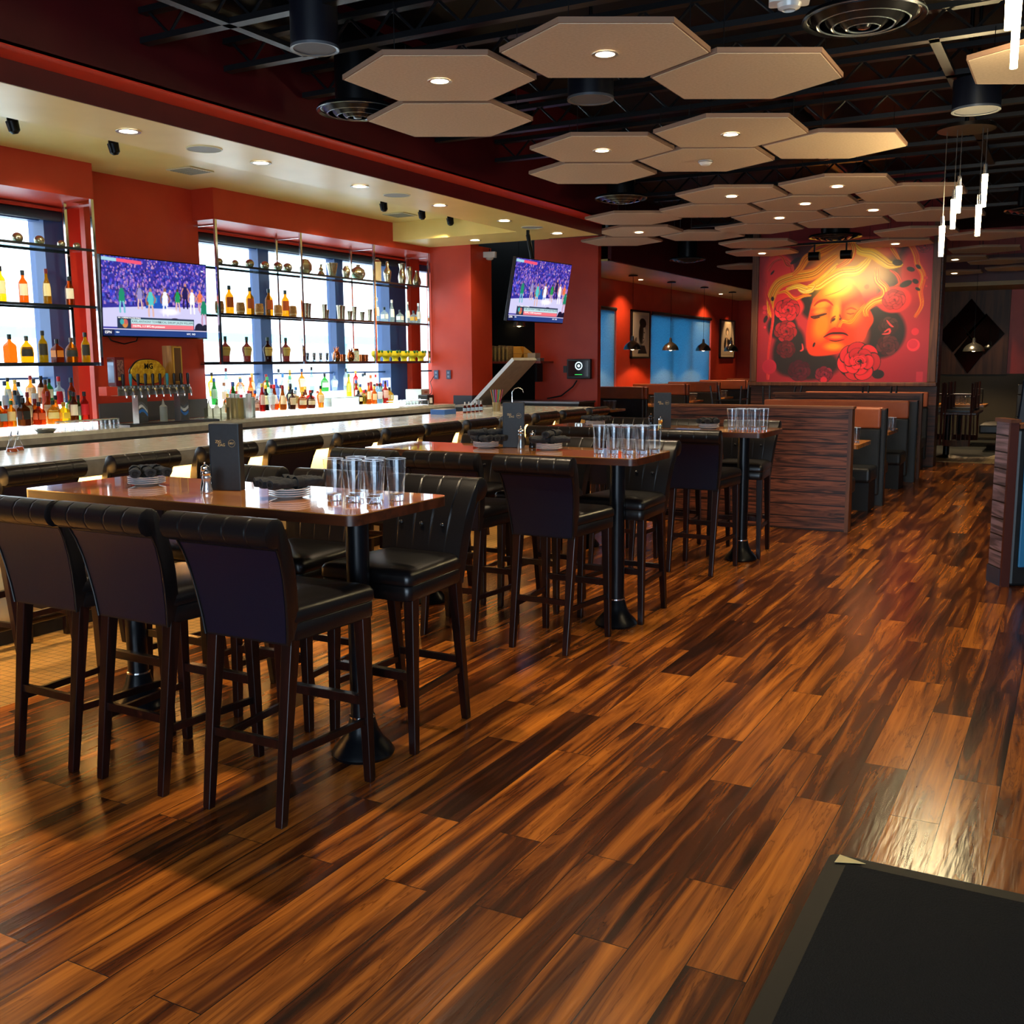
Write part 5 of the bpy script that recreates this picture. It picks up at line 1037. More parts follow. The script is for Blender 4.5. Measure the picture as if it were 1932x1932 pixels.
# ------------------------------------------------------------ televisions
def game():
    rs = np.random.RandomState(3); c = Canvas(1280, 720, 300, 170); c.put(np.ones(c.X.shape), '2c2a90')
    for k in range(1500):
        y = rs.uniform(0, 430); x = rs.uniform(0, 1280); s = 5+y/60
        c_ = ['4a3ab8', '6a4ac8', '1c1c78', '8a6ad0', 'b070b8', '2a3ad0', 'c890c8', '4060c8', '14145c', 'd8a0b8'][rs.randint(10)]
        j = int(x/1280*299); i = int(y/720*169); a, b = max(0, i-int(s/4)-1), i+int(s/4)+1; d, e = max(0, j-int(s/5)-1), j+int(s/5)+1
        col = np.array([int(c_[q:q+2], 16)/255 for q in (0, 2, 4)]); c.c[a:b, d:e] = c.c[a:b, d:e]*.3+col*.7
    c.poly([(0, 10), (170, 14), (170, 45), (0, 42)], '9ac8d8'); c.poly([(170, 14), (460, 22), (460, 55), (170, 45)], 'e85070')
    c.poly([(0, 470), (480, 440), (1280, 420), (1280, 640), (0, 640)], 'c8c4e8', 6); c.poly([(500, 330), (760, 325), (760, 450), (500, 455)], '1c50b0', 4)
    c.poly([(540, 350), (640, 350), (640, 400), (540, 400)], '3a90b8', 8)
    def player(x, y, s, shirt, skin='a06a60', lg='d8b0a8'):
        c.ell(x, y-70*s, 15*s, 19*s, skin); c.ell(x, y-20*s, 30*s, 40*s, shirt); c.poly([(x-28*s, y), (x+28*s, y), (x+32*s, y+52*s), (x-32*s, y+52*s)], shirt)
        c.line([(x-14*s, y+50*s), (x-20*s, y+90*s), (x-18*s, y+130*s)], 9*s, lg, False, curve=False); c.line([(x+14*s, y+50*s), (x+24*s, y+90*s), (x+26*s, y+130*s)], 9*s, lg, False, curve=False)
        c.line([(x-26*s, y-40*s), (x-45*s, y), (x-40*s, y+30*s)], 7*s, skin, False); c.line([(x+26*s, y-40*s), (x+48*s, y-5*s), (x+36*s, y+25*s)], 7*s, skin, False)
    player(220, 350, 1.15, '148868', '50408a', '70b8c8'); player(430, 330, 1.0, '9088c0', '6a5a78'); player(560, 370, 1.2, '50c0c0', 'a87068'); player(900, 340, 1.0, '189050', '4a3028')
    player(1000, 290, 1.1, '1c1850', 'c08078', '141040'); player(740, 360, 1.2, 'e8e8f0', '8a5a50', 'e0e0e8'); player(1090, 340, 1.1, 'f0ecec', 'c88878', 'f0ece8'); player(1195, 330, .9, 'e87040', 'd88070')
    player(1245, 430, 1.25, '108060', 'c890a8', 'c090a8'); c.ell(520, 410, 16, 20, '8a5040'); c.ell(860, 560, 60, 22, '402838'); c.ell(800, 480, 110, 30, 'f0ecf4', soft=20); c.ell(1180, 640, 60, 60, '0c0c2c'); c.ell(1260, 640, 45, 50, '0a0a24')
    c.poly([(160, 545), (1110, 545), (1110, 655), (160, 655)], '20304c'); c.poly([(320, 562), (1104, 562), (1104, 606), (320, 606)], 'b8d8dc'); c.poly([(320, 606), (1104, 606), (1104, 648), (320, 648)], 'e8707c')
    c.ell(250, 605, 34, 40, 'c88040'); c.ell(215, 590, 24, 26, '3aa0a0'); c.ell(262, 590, 20, 24, 'c05858')
    c.poly([(0, 655), (1280, 655), (1280, 662), (0, 662)], 'e8dcf0'); c.poly([(0, 662), (1280, 662), (1280, 720), (0, 720)], '1c3c7c'); c.poly([(0, 662), (125, 662), (125, 720), (0, 720)], '0c1c4c')
    return c
SCR = paint_mat('screen_picture', .62); TXW = P('screen_text_white', 'ffffff', .5, emit=.6); TXD = P('screen_text_dark', '1a2430', .6); BEZ = P('tv_bezel', '08080a', .25)
cg = game()
def tv(M, w_, h_, lb, arm):
    """M: x right, y up, z toward the viewer"""
    t = thing('television', lb, 'television'); t.matrix_world = M
    MB().box(-w_/2-.01, -h_/2-.014, -.045, w_/2+.01, h_/2+.01, -.002).obj('casing', BEZ, t, smooth=False, bevel=.004)
    cg.obj('screen', lambda a, b: ((a-.5)*w_, (.5-b)*h_, 0), SCR, t)
    M3 = ((1, 0, 0), (0, 1, 0), (0, 0, 1)); k = w_/1280
    def tx(s, x, y, size, mt, al='LEFT'): text(s, size*k, ((x-640)*k, (360-y)*k, .0012), M3, mt, t, 'caption', al, .0002)
    tx('KARL-ANTHONY TOWNS', 330, 584, 30, TXD); tx('PASCAL SIAKAM', 650, 584, 30, TXD); tx('JALEN WILLIAMS', 880, 584, 30, TXD)
    tx('19.8 PPG, 11.9 RPG this postseason', 335, 627, 27, TXW); tx('NO. 3 OFFENSE IN CONF FINALS', 170, 553, 18, TXW); tx('ESPN', 16, 690, 34, TXW); tx('NBA', 140, 688, 20, TXW); tx('NYC  IND', 1010, 690, 26, TXW); tx('tnt', 1230, 60, 26, TXW, 'CENTER')
    if arm == 'wall': MB().box(-.2, -.2, -.13, .2, .2, -.045).obj('wall_mount', DARKM, t, smooth=False)
    else: MB().box(-.2, -.2, -.08, .2, .2, -.045).tube((0, .1, -.08), (0, .62, -.3), .025).tube((0, .62, -.3), (0, 1.35, -.42), .02).obj('ceiling_mount', DARKM, t)
    return t
def axes(r, u, n, p): return Matrix(((r[0], u[0], n[0], p[0]), (r[1], u[1], n[1], p[1]), (r[2], u[2], n[2], p[2]), (0, 0, 0, 1)))
ti = math.radians(2.5)
tv(axes((0, 1, 0), (math.sin(ti), 0, math.cos(ti)), (math.cos(ti), 0, -math.sin(ti)), (-7.92, 7.24, 2.235)), 1.29, .725, 'wide wall television showing a basketball game above the beer taps', 'wall')
ya, ti = -.09, .19
n0 = Vector((math.cos(ya), math.sin(ya), 0)); wv = Vector((-math.sin(ya), math.cos(ya), 0)); uv = Vector((0, 0, 1))*math.cos(ti)+n0*math.sin(ti)
tv(axes(wv, uv, wv.cross(uv), (-5.64, 10.97, 2.42)), 1.21, .70, 'tilted television hanging in the corner past the bar, before the dark red wall', 'ceiling')
bpy.data.objects['wall_kitchen']['kind'] = 'structure'
tag(MB().path([(-8.09, 6.75, 1.9), (-8.08, 6.8, 1.83), (-8.08, 6.95, 1.80), (-8.08, 7.1, 1.83), (-8.09, 7.14, 1.9)], .006).obj('cable', PLASTICB), 'black cable loop hanging under the wall television', 'cable')
# ------------------------------------------------------------ mural
def mural():
    c = Canvas(1750, 1450, 360, 300)
    def o(p): return [(x-40, y-130) for x, y in p]
    c.put(np.ones(c.X.shape), '9c2430'); c.ell(875, 600, 1000, 800, 'b42c30', soft=500, op=.8)
    DK = '2c2422'; R1 = 'e83030'; R2 = 'c42a2c'; Y1 = 'e8a818'; Y2 = 'f0c840'; OR = 'e85818'
    def E(x, y, rx, ry, col, ang=0, soft=None, op=1): c.ell(x-40, y-130, rx, ry, col, ang, soft, op)
    def Ln(p, w_, col, **k): c.line(o(p), w_, col, **k)
    def Pg(p, col, **k): c.poly(o(p), col, **k)
    # dark masses and red drifts
    E(380, 1250, 170, 260, DK, 10, 40); E(600, 1400, 320, 160, DK, 0, 40); E(1300, 1080, 260, 260, DK, 0, 40); E(1420, 560, 200, 190, DK, 0, 60, .9); E(480, 300, 260, 120, DK, -20, 40, .7); E(1400, 280, 260, 130, DK, 15, 50, .8); E(300, 1000, 160, 140, DK, 0, 30); E(640, 760, 160, 180, DK, 0, 40)
    E(250, 420, 150, 170, R1, 20, 60); E(230, 620, 130, 190, R1, 0, 60, .9); E(1200, 260, 240, 120, R1, 0, 60, .9); E(1600, 520, 130, 260, R2, 0, 60); E(1430, 760, 170, 130, R1, 0, 20); E(360, 780, 170, 110, R1, 15, 20); E(1000, 420, 420, 260, 'd89430', 0, 160, .8); E(1050, 520, 260, 190, 'b08040', 0, 120, .7)
    # face
    Pg([(620, 720), (760, 600), (960, 560), (1080, 650), (1140, 760), (1240, 940), (1190, 1060), (1130, 1180), (940, 1270), (760, 1310), (600, 1290), (560, 1120), (580, 900)], 'ee3a1c', curve=True, soft=14)
    E(870, 640, 200, 110, Y1, -15, 120, .95); E(880, 620, 120, 70, Y2, -15, 70, .9); E(720, 1000, 90, 150, 'f08a1c', 10, 80, .8); E(860, 880, 46, 130, 'f0a028', 5, 40, .9); E(850, 1215, 90, 40, 'f0941c', 0, 40, .9); E(1040, 900, 90, 110, 'f08a28', 0, 70, .7); E(700, 790, 80, 40, 'f0a028', -10, 40, .8); E(1130, 1100, 70, 140, 'f24a3a', 0, 60, .6)
    # brows, eyes, nose, lips
    Ln([(630, 800), (680, 755), (760, 745), (830, 800)], 13, 'a8280c'); Ln([(600, 905), (660, 905), (720, 890), (770, 880)], 13, '4a241c'); Ln([(600, 910), (640, 925), (700, 915)], 6, '3a2018'); E(690, 855, 60, 24, 'f09830', -8, 24, .8)
    Ln([(960, 850), (1010, 830), (1070, 850)], 9, 'c04018'); Ln([(965, 880), (1010, 890), (1060, 880)], 6, '8a3a20')
    Ln([(810, 980), (825, 930), (860, 905)], 10, '903018'); Ln([(930, 950), (905, 910), (900, 890)], 8, '903018'); E(838, 945, 24, 12, '4a2a24', -40); E(912, 945, 20, 12, '4a2a24', 45)
    Pg([(740, 1120), (800, 1050), (850, 1020), (885, 1035), (920, 1025), (990, 1100), (960, 1140), (860, 1160), (780, 1145)], 'd82c1c', curve=True); Ln([(740, 1120), (810, 1085), (880, 1080), (950, 1085), (995, 1108)], 11, '3a1c18'); Ln([(800, 1150), (870, 1162), (960, 1145)], 6, '5a2418'); E(870, 1120, 70, 18, 'f07828', 0, 16, .9)
    Ln([(740, 700), (820, 680), (900, 650), (980, 595)], 3, 'a04a1c', taper=True); E(645, 1195, 12, 26, DK, 20)
    # hair
    rs = np.random.RandomState(5)
    def lock(p, w_, cols, n=7):
        p = np.array(p, float)
        Ln([tuple(q) for q in p], w_, cols[0])
        for k in range(n):
            f = (k/(n-1)-.5)*1.6; q = p.copy(); nrm = np.gradient(p, axis=0); nrm = np.stack([-nrm[:, 1], nrm[:, 0]], 1); nrm /= np.linalg.norm(nrm, axis=1)[:, None]+1e-9
            q = p+nrm*w_*f*.6+rs.uniform(-4, 4, p.shape); Ln([tuple(a) for a in q], 3.2, cols[1+k % (len(cols)-1)])
    lock([(180, 900), (170, 720), (250, 560), (430, 500), (620, 470), (740, 380), (850, 300)], 60, ['e8841c', Y2, '8a3a10', Y1, 'b84a14'])
    lock([(330, 620), (450, 590), (560, 620), (660, 560), (760, 480), (860, 380)], 34, [Y1, Y2, '9a4a14', 'f8dc70'])
    lock([(560, 600), (660, 600), (760, 540), (900, 470), (1050, 460), (1130, 400), (1180, 340)], 52, [Y1, 'f8e078', 'a85a18', Y2])
    lock([(1000, 190), (1080, 270), (1200, 300), (1300, 370), (1380, 420), (1500, 420)], 48, ['f0b020', Y2, 'b8641c', 'f8dc60'])
    lock([(1250, 440), (1260, 560), (1340, 650), (1330, 740), (1230, 780), (1160, 850), (1170, 920)], 46, [OR, Y1, 'a83a10', Y2])
    lock([(1310, 170), (1440, 200), (1560, 230), (1620, 330), (1640, 420), (1700, 540), (1680, 680), (1700, 820), (1640, 940)], 30, ['e8501c', Y1, 'c8301c', OR])
    lock([(400, 480), (480, 400), (540, 310), (640, 280), (760, 230), (880, 170)], 44, ['e87a1c', Y1, 'a8381c', OR])
    lock([(130, 520), (120, 650), (170, 780), (200, 900), (180, 1100), (160, 1300), (155, 1560)], 14, [R1, 'e85040', 'c02020'], 4)
    lock([(240, 660), (330, 640), (420, 720), (520, 690), (600, 690)], 20, [OR, Y1, 'b83a14'], 5); lock([(900, 1020), (930, 960), (1010, 970), (1080, 880), (1160, 800)], 26, ['e8601c', Y1, 'c0401c', Y1], 6)
    lock([(130, 420), (190, 330), (290, 300), (370, 360), (400, 440)], 26, [R1, 'f06040', '9a2020'], 6)
    lock([(560, 260), (640, 200), (740, 170), (800, 140)], 26, ['c8401c', Y1, '8a2418', OR], 6)
    lock([(850, 420), (960, 360), (1010, 260), (980, 170)], 34, [OR, Y1, 'a83c14', Y2], 7)
    lock([(1180, 200), (1260, 230), (1350, 210), (1420, 300), (1470, 380)], 24, [OR, 'f0902c', '8a2418', Y1], 6)
    lock([(1380, 470), (1450, 520), (1480, 600), (1420, 640)], 16, [R1, OR, '7a1c18'], 5)
    lock([(460, 620), (520, 650), (600, 640), (640, 590)], 22, [Y1, 'f8e080', 'a85a18'], 7)
    lock([(140, 300), (200, 260), (280, 290), (330, 370), (380, 380)], 16, [R1, OR, '8a2020'], 5)
    # roses
    def rose(x, y, R, col='e42c34', dk=DK, sq=.85):
        rr = np.random.RandomState(int(x+y)); c0 = np.array([int(col[i:i+2], 16)/255 for i in (0, 2, 4)])
        E(x, y, R*1.05, R*sq*1.02, dk)
        for r, n, pw, ph in ((.66, 7, .44, .36), (.42, 6, .34, .28), (.22, 5, .22, .18)):
            for k in range(n):
                a = k*2*PI/n+r*3+rr.uniform(-.15, .15); px_, py_ = x+R*r*math.cos(a), y+R*r*sq*math.sin(a); g = math.degrees(a)+90; f = rr.uniform(.75, 1.1)
                E(px_, py_, R*pw*1.1, R*ph*1.1, dk, g, 3); E(px_+R*.03*math.cos(a), py_+R*.03*math.sin(a), R*pw*.98, R*ph*.94, np.clip(c0*f, 0, 1), g, 4); E(px_-R*.10*math.cos(a), py_-R*.10*math.sin(a), R*pw*.7, R*ph*.5, c0*.55, g, R*.12, .7)
        E(x, y, R*.16, R*.14, dk)
        for r in (.30, .19, .1): Ln([(x+R*r*math.cos(a+r*9), y+R*r*.8*math.sin(a+r*9)) for a in np.linspace(0, 4.4, 8)], R*.03, col)
    rose(1110, 1370, 210); rose(350, 830, 130); rose(1430, 760, 110, 'd83438', '7a1c20'); rose(340, 1050, 120, 'a82428'); rose(350, 1240, 100, '6a2024'); rose(1390, 1210, 110, '5a2a28'); rose(500, 1460, 120, '5a1c28'); rose(1390, 1020, 100, '4a2c28'); rose(1700, 250, 70, 'c02c2c'); rose(760, 1500, 90, '8a2434', '2c1a28')
    for x, y, rx, ry, a in ((1580, 470, 40, 22, 20), (1630, 590, 32, 22, 30), (1540, 610, 60, 30, -20), (1650, 450, 30, 16, 40), (1655, 665, 26, 14, 30), (1800, 240, 20, 40, 0), (180, 440, 28, 10, -50), (190, 710, 16, 24, 0), (120, 920, 20, 40, 20), (1310, 1500, 60, 46, 0), (1450, 400, 50, 30, 10), (420, 330, 60, 20, -30)): E(x, y, rx, ry, DK, a)
    for x, y, r, col in ((175, 1420, 78, 'c02438'), (1640, 1212, 62, 'e83440'), (1650, 1080, 36, 'd82c38'), (110, 800, 26, 'e03040'), (115, 1005, 14, 'e03040'), (1160, 625, 24, 'e86030'), (760, 1560, 34, 'd02838'), (1730, 560, 16, 'd83038'), (105, 850, 18, 'd83040'), (1735, 640, 10, 'd83038')):
        E(x, y, r, r, col); E(x-r*.1, y-r*.15, r*.75, r*.72, 'b02036' if r > 50 else col, 0, None, .5)
    for p in ([(175, 1500), (170, 1560)], [(1350, 1080), (1400, 1050), (1400, 1090), (1330, 1100)], [(1370, 960), (1410, 1010), (1440, 1030)], [(520, 1180), (530, 1240), (500, 1260)]): Ln(p, 9, 'e04040')
    Pg([(1680, 1475), (1745, 1475), (1745, 1575), (1680, 1575)], 'd03040', op=.7)
    return c
mu = thing('wall_mural_painting', 'huge red and gold mural of a sleeping woman\'s face with flowing hair and roses', 'mural', (-3.29, 16.53, 1.26))
MB().box(-1.29, 0, 0, 1.29, .03, 2.18).obj('backing_board', P('mural_board', '7a2024', .6), mu, smooth=False)
mural().obj('painted_surface', lambda a, b: (-1.29+2.58*a, -.004, 2.18*(1-b)), paint_mat('mural_paint', 0, .38), mu)
for i, x in enumerate((-3.42, -2.98)):
    t = thing('track_spotlight', 'black track spotlight hanging before the mural, the %s one' % ('left', 'right')[i], 'spotlight', (x, 15.15, 3.22), 0, 'track spotlights before the mural')
    MB().box(-.01, -.01, -.1, .01, .01, .0).obj('stem', DARKM, t, smooth=False); MB().tube((-.075, 0, -.16), (.075, 0, -.16), .062, seg=18).obj('head', DARKM, t)
    light('mural_light', 'SPOT', (x, 15.24, 3.0), 50, (1, .78, .45), (x+.1, 16.5, 1.9), spot_size=math.radians(115), spot_blend=1, shadow_soft_size=.04)
tag(MB().box(-4.1, 15.13, 3.22, -2.3, 15.17, 3.25).obj('light_track', DARKM, smooth=False), 'long black ceiling track holding the mural spotlights', 'light track')
# framed portraits in the alcove
def portrait(kind):
    c = Canvas(300, 420, 90, 126); c.put(np.ones(c.X.shape), 'b8a890' if kind else 'b0a498')
    if kind == 0:
        c.ell(185, 190, 75, 120, '2a2624', 8); c.ell(205, 200, 58, 95, 'd0c4b4', 8, 30); c.ell(160, 200, 40, 110, '141210', 5, 30); c.ell(190, 85, 70, 50, '1c1a18', 10); c.line([(150, 190), (175, 185)], 5, '0c0a0a'); c.line([(205, 185), (235, 190)], 5, '0c0a0a'); c.line([(185, 250), (220, 252)], 5, '3a302c'); c.poly([(90, 420), (130, 330), (230, 330), (280, 420)], '1c1a1a', 8); c.ell(40, 300, 22, 60, '3a3230', 20)
    else:
        c.ell(140, 110, 42, 55, '5a4a38'); c.ell(145, 125, 26, 34, 'd8c0a0'); c.ell(140, 240, 60, 90, 'c8b090', 10, 12); c.ell(90, 270, 26, 80, '141210', 10); c.ell(190, 290, 34, 90, '100e0c', -25); c.ell(230, 240, 26, 60, '1c1814', 20); c.line([(120, 190), (200, 230), (230, 180)], 9, '2a2220')
    return c
for i, (y0, y1, lb) in enumerate(((19.95, 21.0, 'framed black-and-white portrait of a face on the red alcove wall, nearer'), (25.95, 27.2, 'framed sepia picture of a seated figure on the red alcove wall, farther'))):
    t = thing('framed_picture', lb, 'picture', (-8.17, (y0+y1)/2, 2.16)); h = (y1-y0)/2; zz = .50
    fr = MB(); fr.box(-.02, -h, -zz, .02, h, -zz+.04); fr.box(-.02, -h, zz-.04, .02, h, zz); fr.box(-.02, -h, -zz, .02, -h+.04, zz); fr.box(-.02, h-.04, -zz, .02, h, zz); fr.obj('frame', P('black_frame', '0c0a0a', .3), t, smooth=False)
    MB().box(-.02, -h+.03, -zz+.03, .005, h-.03, zz-.03).obj('mat_board', P('cream_mat', 'c8b898', .7), t, smooth=False)
    portrait(i).obj('print', lambda a, b: (.008, -h+.11+(2*h-.22)*a, zz-.1-(2*zz-.2)*b), paint_mat('portrait_%d' % i), t)
light('picture_light', 'SPOT', (-7.6, 26.6, 3.15), 45, (1, .62, .3), (-8.2, 26.6, 1.9), spot_size=math.radians(60), spot_blend=.6, shadow_soft_size=.03)
def dome_lamp(x, y, zt, zb, lb, g, r=.17, power=95):
    t = thing('pendant_lamp', lb, 'pendant lamp', (x, y, zb), 0, g)
    MB().lathe([(r*.96, 0), (r, .0), (r*.93, .05), (r*.7, .11), (r*.4, .145), (r*.18, .17), (r*.13, .25), (.0001, .26), (.0001, .25), (r*.1, .16), (r*.62, .105), (r*.88, .045), (r*.96, 0)], seg=28).obj('lamp_shade', P('pewter_shade', '8a8478', .25, .9), t)
    MB().tube((0, 0, .25), (0, 0, zt-zb-.02), .004, seg=6).obj('cord', DARKM, t); MB().lathe([(.0001, 0), (.09, .0), (.085, .02), (.0001, .03)], c=(0, 0, zt-zb-.03), seg=20).obj('canopy', DARKM, t)
    MB().lathe([(.0001, -.012), (.03, .0), (.038, .04), (.0001, .09)], seg=14).obj('bulb', P('bulb', 'fff0d0', .4, emit=10, ecol='ffdca0'), t)
    light('pendant_light', 'SPOT', (x, y, zb+.07), power, (1, .62, .3), (x, y, 0), spot_size=math.radians(140), spot_blend=.4, shadow_soft_size=.03)
for i, (x, y) in enumerate(((-7.42, 18.2), (-7.38, 20.15), (-7.3, 22.0), (-7.25, 23.9))):
    dome_lamp(x, y, 3.2, 1.82, 'pewter dome pendant lamp over the window booths, %s from the left' % ORD[i], 'dome pendants over the window booths')
dome_lamp(-1.85, 22.0, 4.3, 1.75, 'dome pendant lamp before the black diamond wall', None, .2, 90)
# ------------------------------------------------------------ tube chandelier
def tube_lamp(x, y, canopy_z, tubes, lb, g=None):
    t = thing('tube_chandelier', lb, 'pendant lamp', (x, y, 0), 0, g)
    MB().lathe([(.0001, 0), (.2, 0), (.2, .025), (.0001, .03)], c=(0, 0, canopy_z-.03), seg=32).obj('canopy_plate', P('bronze_canopy', '2c241c', .3, .8), t)
    MB().tube((0, 0, canopy_z), (0, 0, 4.3), .015).obj('stem', DARKM, t)
    for k, (dx, dy, z0, z1) in enumerate(tubes):
        c = MB().tube((dx, dy, z1+.05), (dx, dy, canopy_z-.03), .003, seg=6).obj('suspension_wire', STEEL, t)
        MB().tube((dx, dy, z1), (dx, dy, z1+.07), .015, seg=12).obj('end_cap', CHROME, c)
        MB().tube((dx, dy, z0), (dx, dy, z1), .0165, .021, seg=16).obj('glowing_tube', P('glowing_tube', 'fff4d0', .3, emit=22, ecol='ffe4a8'), c)
tube_lamp(-.84, 8.42, 3.28, [(-.13, .0, 2.36, 2.58), (-.03, .02, 2.67, 2.86), (-.055, -.04, 2.55, 2.76), (.14, .02, 2.70, 2.93), (.115, -.03, 2.49, 2.71)], 'chandelier of five slim glowing glass tubes under the drum speaker')
tube_lamp(-.33, 5.75, 3.62, [(-.045, -.05, 2.98, 3.30), (-.085, .02, 3.18, 3.45), (.12, .05, 2.85, 3.1)], 'nearest tube chandelier, cut by the top right corner')
light('chandelier_light', 'POINT', (-.84, 8.42, 2.55), 34, (1, .78, .42), shadow_soft_size=.12)
light('chandelier_light', 'POINT', (-.25, 5.7, 2.95), 30, (1, .80, .45), shadow_soft_size=.12)
# ------------------------------------------------------------ partition and booths on the right
pt = thing('booth_partition', 'plank-clad wooden partition with a capped top at the end of the right booths', 'partition', (-2.78, 9.86, 0))
MB().box(-.98, -.05, 0, .93, .05, 1.15).obj('plank_panel', PLANKW, pt, smooth=False)
MB().box(.93, -.062, 0, .965, .062, 1.15).obj('end_post', TRIMW, pt, smooth=False); MB().box(-1.0, -.068, 1.15, .975, .068, 1.175).obj('top_cap', TRIMH, pt, smooth=False, bevel=.004)
def booth(x0, x1, yb, ys, face, lb, ztop=1.09, g='booth benches', seat=True, thick=.16, tan=True, loc=True, full=True):
    """yb = plane of the back's middle, face = direction the sitter faces along y"""
    cx = (x0+x1)/2; h = (x1-x0)/2; t = thing('booth_bench', lb, 'booth bench', (cx, yb, 0), 0, g); f = face
    MB().box(-h, 0, .12, h, f*thick*.5, ztop-.22).obj('backrest', BVINYL, t, smooth=False, bevel=.02)
    MB().box(-h+.002, .004*f, ztop-.225, h-.002, f*(thick*.5+.018), ztop).obj('tan_top', TAN if tan else BVINYL, t, smooth=False, bevel=.022, seg=3)
    if seat:
        MB().box(-h+.01, f*.08, .30, h-.01, f*(.08+ys), .46).obj('seat_cushion', BVINYL, t, smooth=False, bevel=.035, seg=3)
        MB().box(-h+.03, f*.08, 0, h-.03, f*(.02+ys), .30).obj('base', P('black_base', '0c0c0d', .5), t, smooth=False)
    return t
BX0, BX1 = -3.72, -1.87
booth(BX0, BX1, 9.93, .46, 1, 'black booth bench hidden behind the plank partition', 1.1)
def divider(y, lb, x0=BX0, x1=BX1, z=1.07):
    t = thing('booth_divider', lb, 'divider', ((x0+x1)/2, y, 0), 0, 'dark side panels of the right booths'); h = (x1-x0)/2
    MB().box(-h, -.045, 0, h+.03, .045, z-.02).obj('core_panel', P('dark_panel', '24221f', .4), t, smooth=False); MB().box(h+.03, -.055, 0, h+.045, .055, z).obj('end_edge', P('dark_edge', '161413', .3), t, smooth=False, bevel=.004); MB().box(-h, -.05, z-.02, h+.045, .05, z).obj('top_rail', TRIMH, t, smooth=False)
divider(11.85, 'dark divider panel between the first and second right booths')
booth(BX0, BX1, 11.80, .46, -1, 'tan-topped booth bench facing the camera in the first right booth', 1.08)
booth(BX0, BX1, 11.90, .46, 1, 'booth bench with its back to the camera in the second right booth', 1.08)
divider(14.3, 'dark divider panel behind the second right booth')
booth(BX0, BX1, 13.90, .46, -1, 'tan-topped booth bench facing the camera in the second right booth', 1.08)
t = thing('booth_partition', 'farther wood-capped partition right in front of the mural booths', 'partition', (-2.83, 14.75, 0)); MB().box(-.97, -.05, 0, .97, .05, 1.12).obj('plank_panel', PLANKW, t, smooth=False); MB().box(-1.0, -.07, 1.12, 1.0, .07, 1.15).obj('top_cap', TRIMH, t, smooth=False); MB().box(.97, -.06, 0, 1.0, .06, 1.12).obj('end_post', TRIMW, t, smooth=False)
booth(-3.75, -1.95, 16.4, .46, -1, 'long tan-topped bench against the mural wainscot', 1.12)
BT = wood('booth_table_wood', '9a5e28', 'b8793a', 0, 1, .25)
def btable(cx, cy, w_, d, lb, g='booth tables', z=.76):
    t = thing('booth_table', lb, 'table', (cx, cy, 0), 0, g)
    MB().prism(rrect(-w_/2, -d/2, w_/2, d/2, .03, 4), z-.04, z).obj('tabletop', BT, t); MB().tube((0, 0, .02), (0, 0, z-.04), .04, seg=16).obj('pedestal', DARKM, t); MB().lathe([(.0001, 0), (.25, 0), (.24, .015), (.05, .04), (.0001, .05)], seg=24).obj('base', DARKM, t)
btable(-2.75, 10.92, 1.72, .72, 'wooden table of the first right booth with tumblers at its end'); btable(-2.78, 13.0, 1.72, .72, 'wooden table of the second right booth with tumblers at its end')
for (x, y, w) in ((-2.06, 10.85, 'first'), (-2.02, 12.92, 'second')):
    for i in range(3): tumbler(x+.05*i, y+(.06 if i == 1 else 0), .76, 'clear tumbler at the end of the %s right booth table, %s' % (w, ('left', 'middle', 'right')[i]), 'tumblers on the right booth tables', .93)
# ------------------------------------------------------------ window booths
for i, y in enumerate((17.8, 20.1, 22.2, 24.4, 26.6)):
    booth(-8.15, -7.0, y, .45, -1, 'tan-topped window booth bench facing the camera, %s from the left' % ORD[i], 1.14, 'window booth benches'); MB_ = None
    booth(-8.15, -7.0, y+.1, .45, 1, 'window booth bench facing away, right behind the %s tan-topped one' % ORD[i], 1.13, 'window booth benches facing away')
for i, y in enumerate((16.9, 19.2, 21.3, 23.5)):
    btable(-7.62, y, .95, .7, 'wooden window booth table, %s from the left' % ORD[i], 'window booth tables')
    for k in range(5): tumbler(-7.38+.045*k, y-.05+.07*(k % 2), .76, 'small tumbler on the %s window booth table, %s' % (ORD[i], ORD[k]), 'tumblers on the window booth tables', .9)
# low half wall before the window booths
# ------------------------------------------------------------ chairs
CW = P('black_lacquer_chair', '17100e', .3); CWB = wood('brown_chair_wood', '2a120a', '4a2214', 2, 1.5, .3)
def side_chair(mt, lb, g):
    t = thing('dining_chair', lb, 'chair', (0, 0, 0), 0, g)
    MB().prism(rrect(-.2, -.2, .2, .22, .04, 4), .43, .465).obj('seat', P('chair_seat_black', '121010', .4), t)
    for x, y in ((-.18, .19), (.18, .19)): MB().tube((x*1.08, y*1.1, 0), (x, y, .43), .014, .019, seg=8).obj('leg', mt, t)
    for x in (-.19, .19): MB().path([(x*1.02, -.27, 0), (x, -.20, .44), (x, -.235, .72), (x, -.30, .98)], [.014, .019, .017, .014], 8).obj('leg', mt, t)
    MB().loft([[(-.2, -.285, .90), (-.2, -.275, .90), (-.2, -.30, .99), (-.2, -.31, .99)], [(0, -.315, .90), (0, -.305, .90), (0, -.33, 1.0), (0, -.34, 1.0)], [(.2, -.285, .90), (.2, -.275, .90), (.2, -.30, .99), (.2, -.31, .99)]]).obj('top_rail', mt, t)
    sp = MB()
    for k in range(5): x = -.13+.065*k; sp.tube((x, -.21, .46), (x, -.295, .92), .008, seg=6)
    sp.obj('spindles', mt, t)
    st = MB(); st.tube((-.19, .2, .2), (.19, .2, .2), .009, seg=6).tube((-.19, -.235, .22), (-.19, .2, .22), .009, seg=6).tube((.19, -.235, .22), (.19, .2, .22), .009, seg=6); st.obj('stretchers', mt, t)
    return t
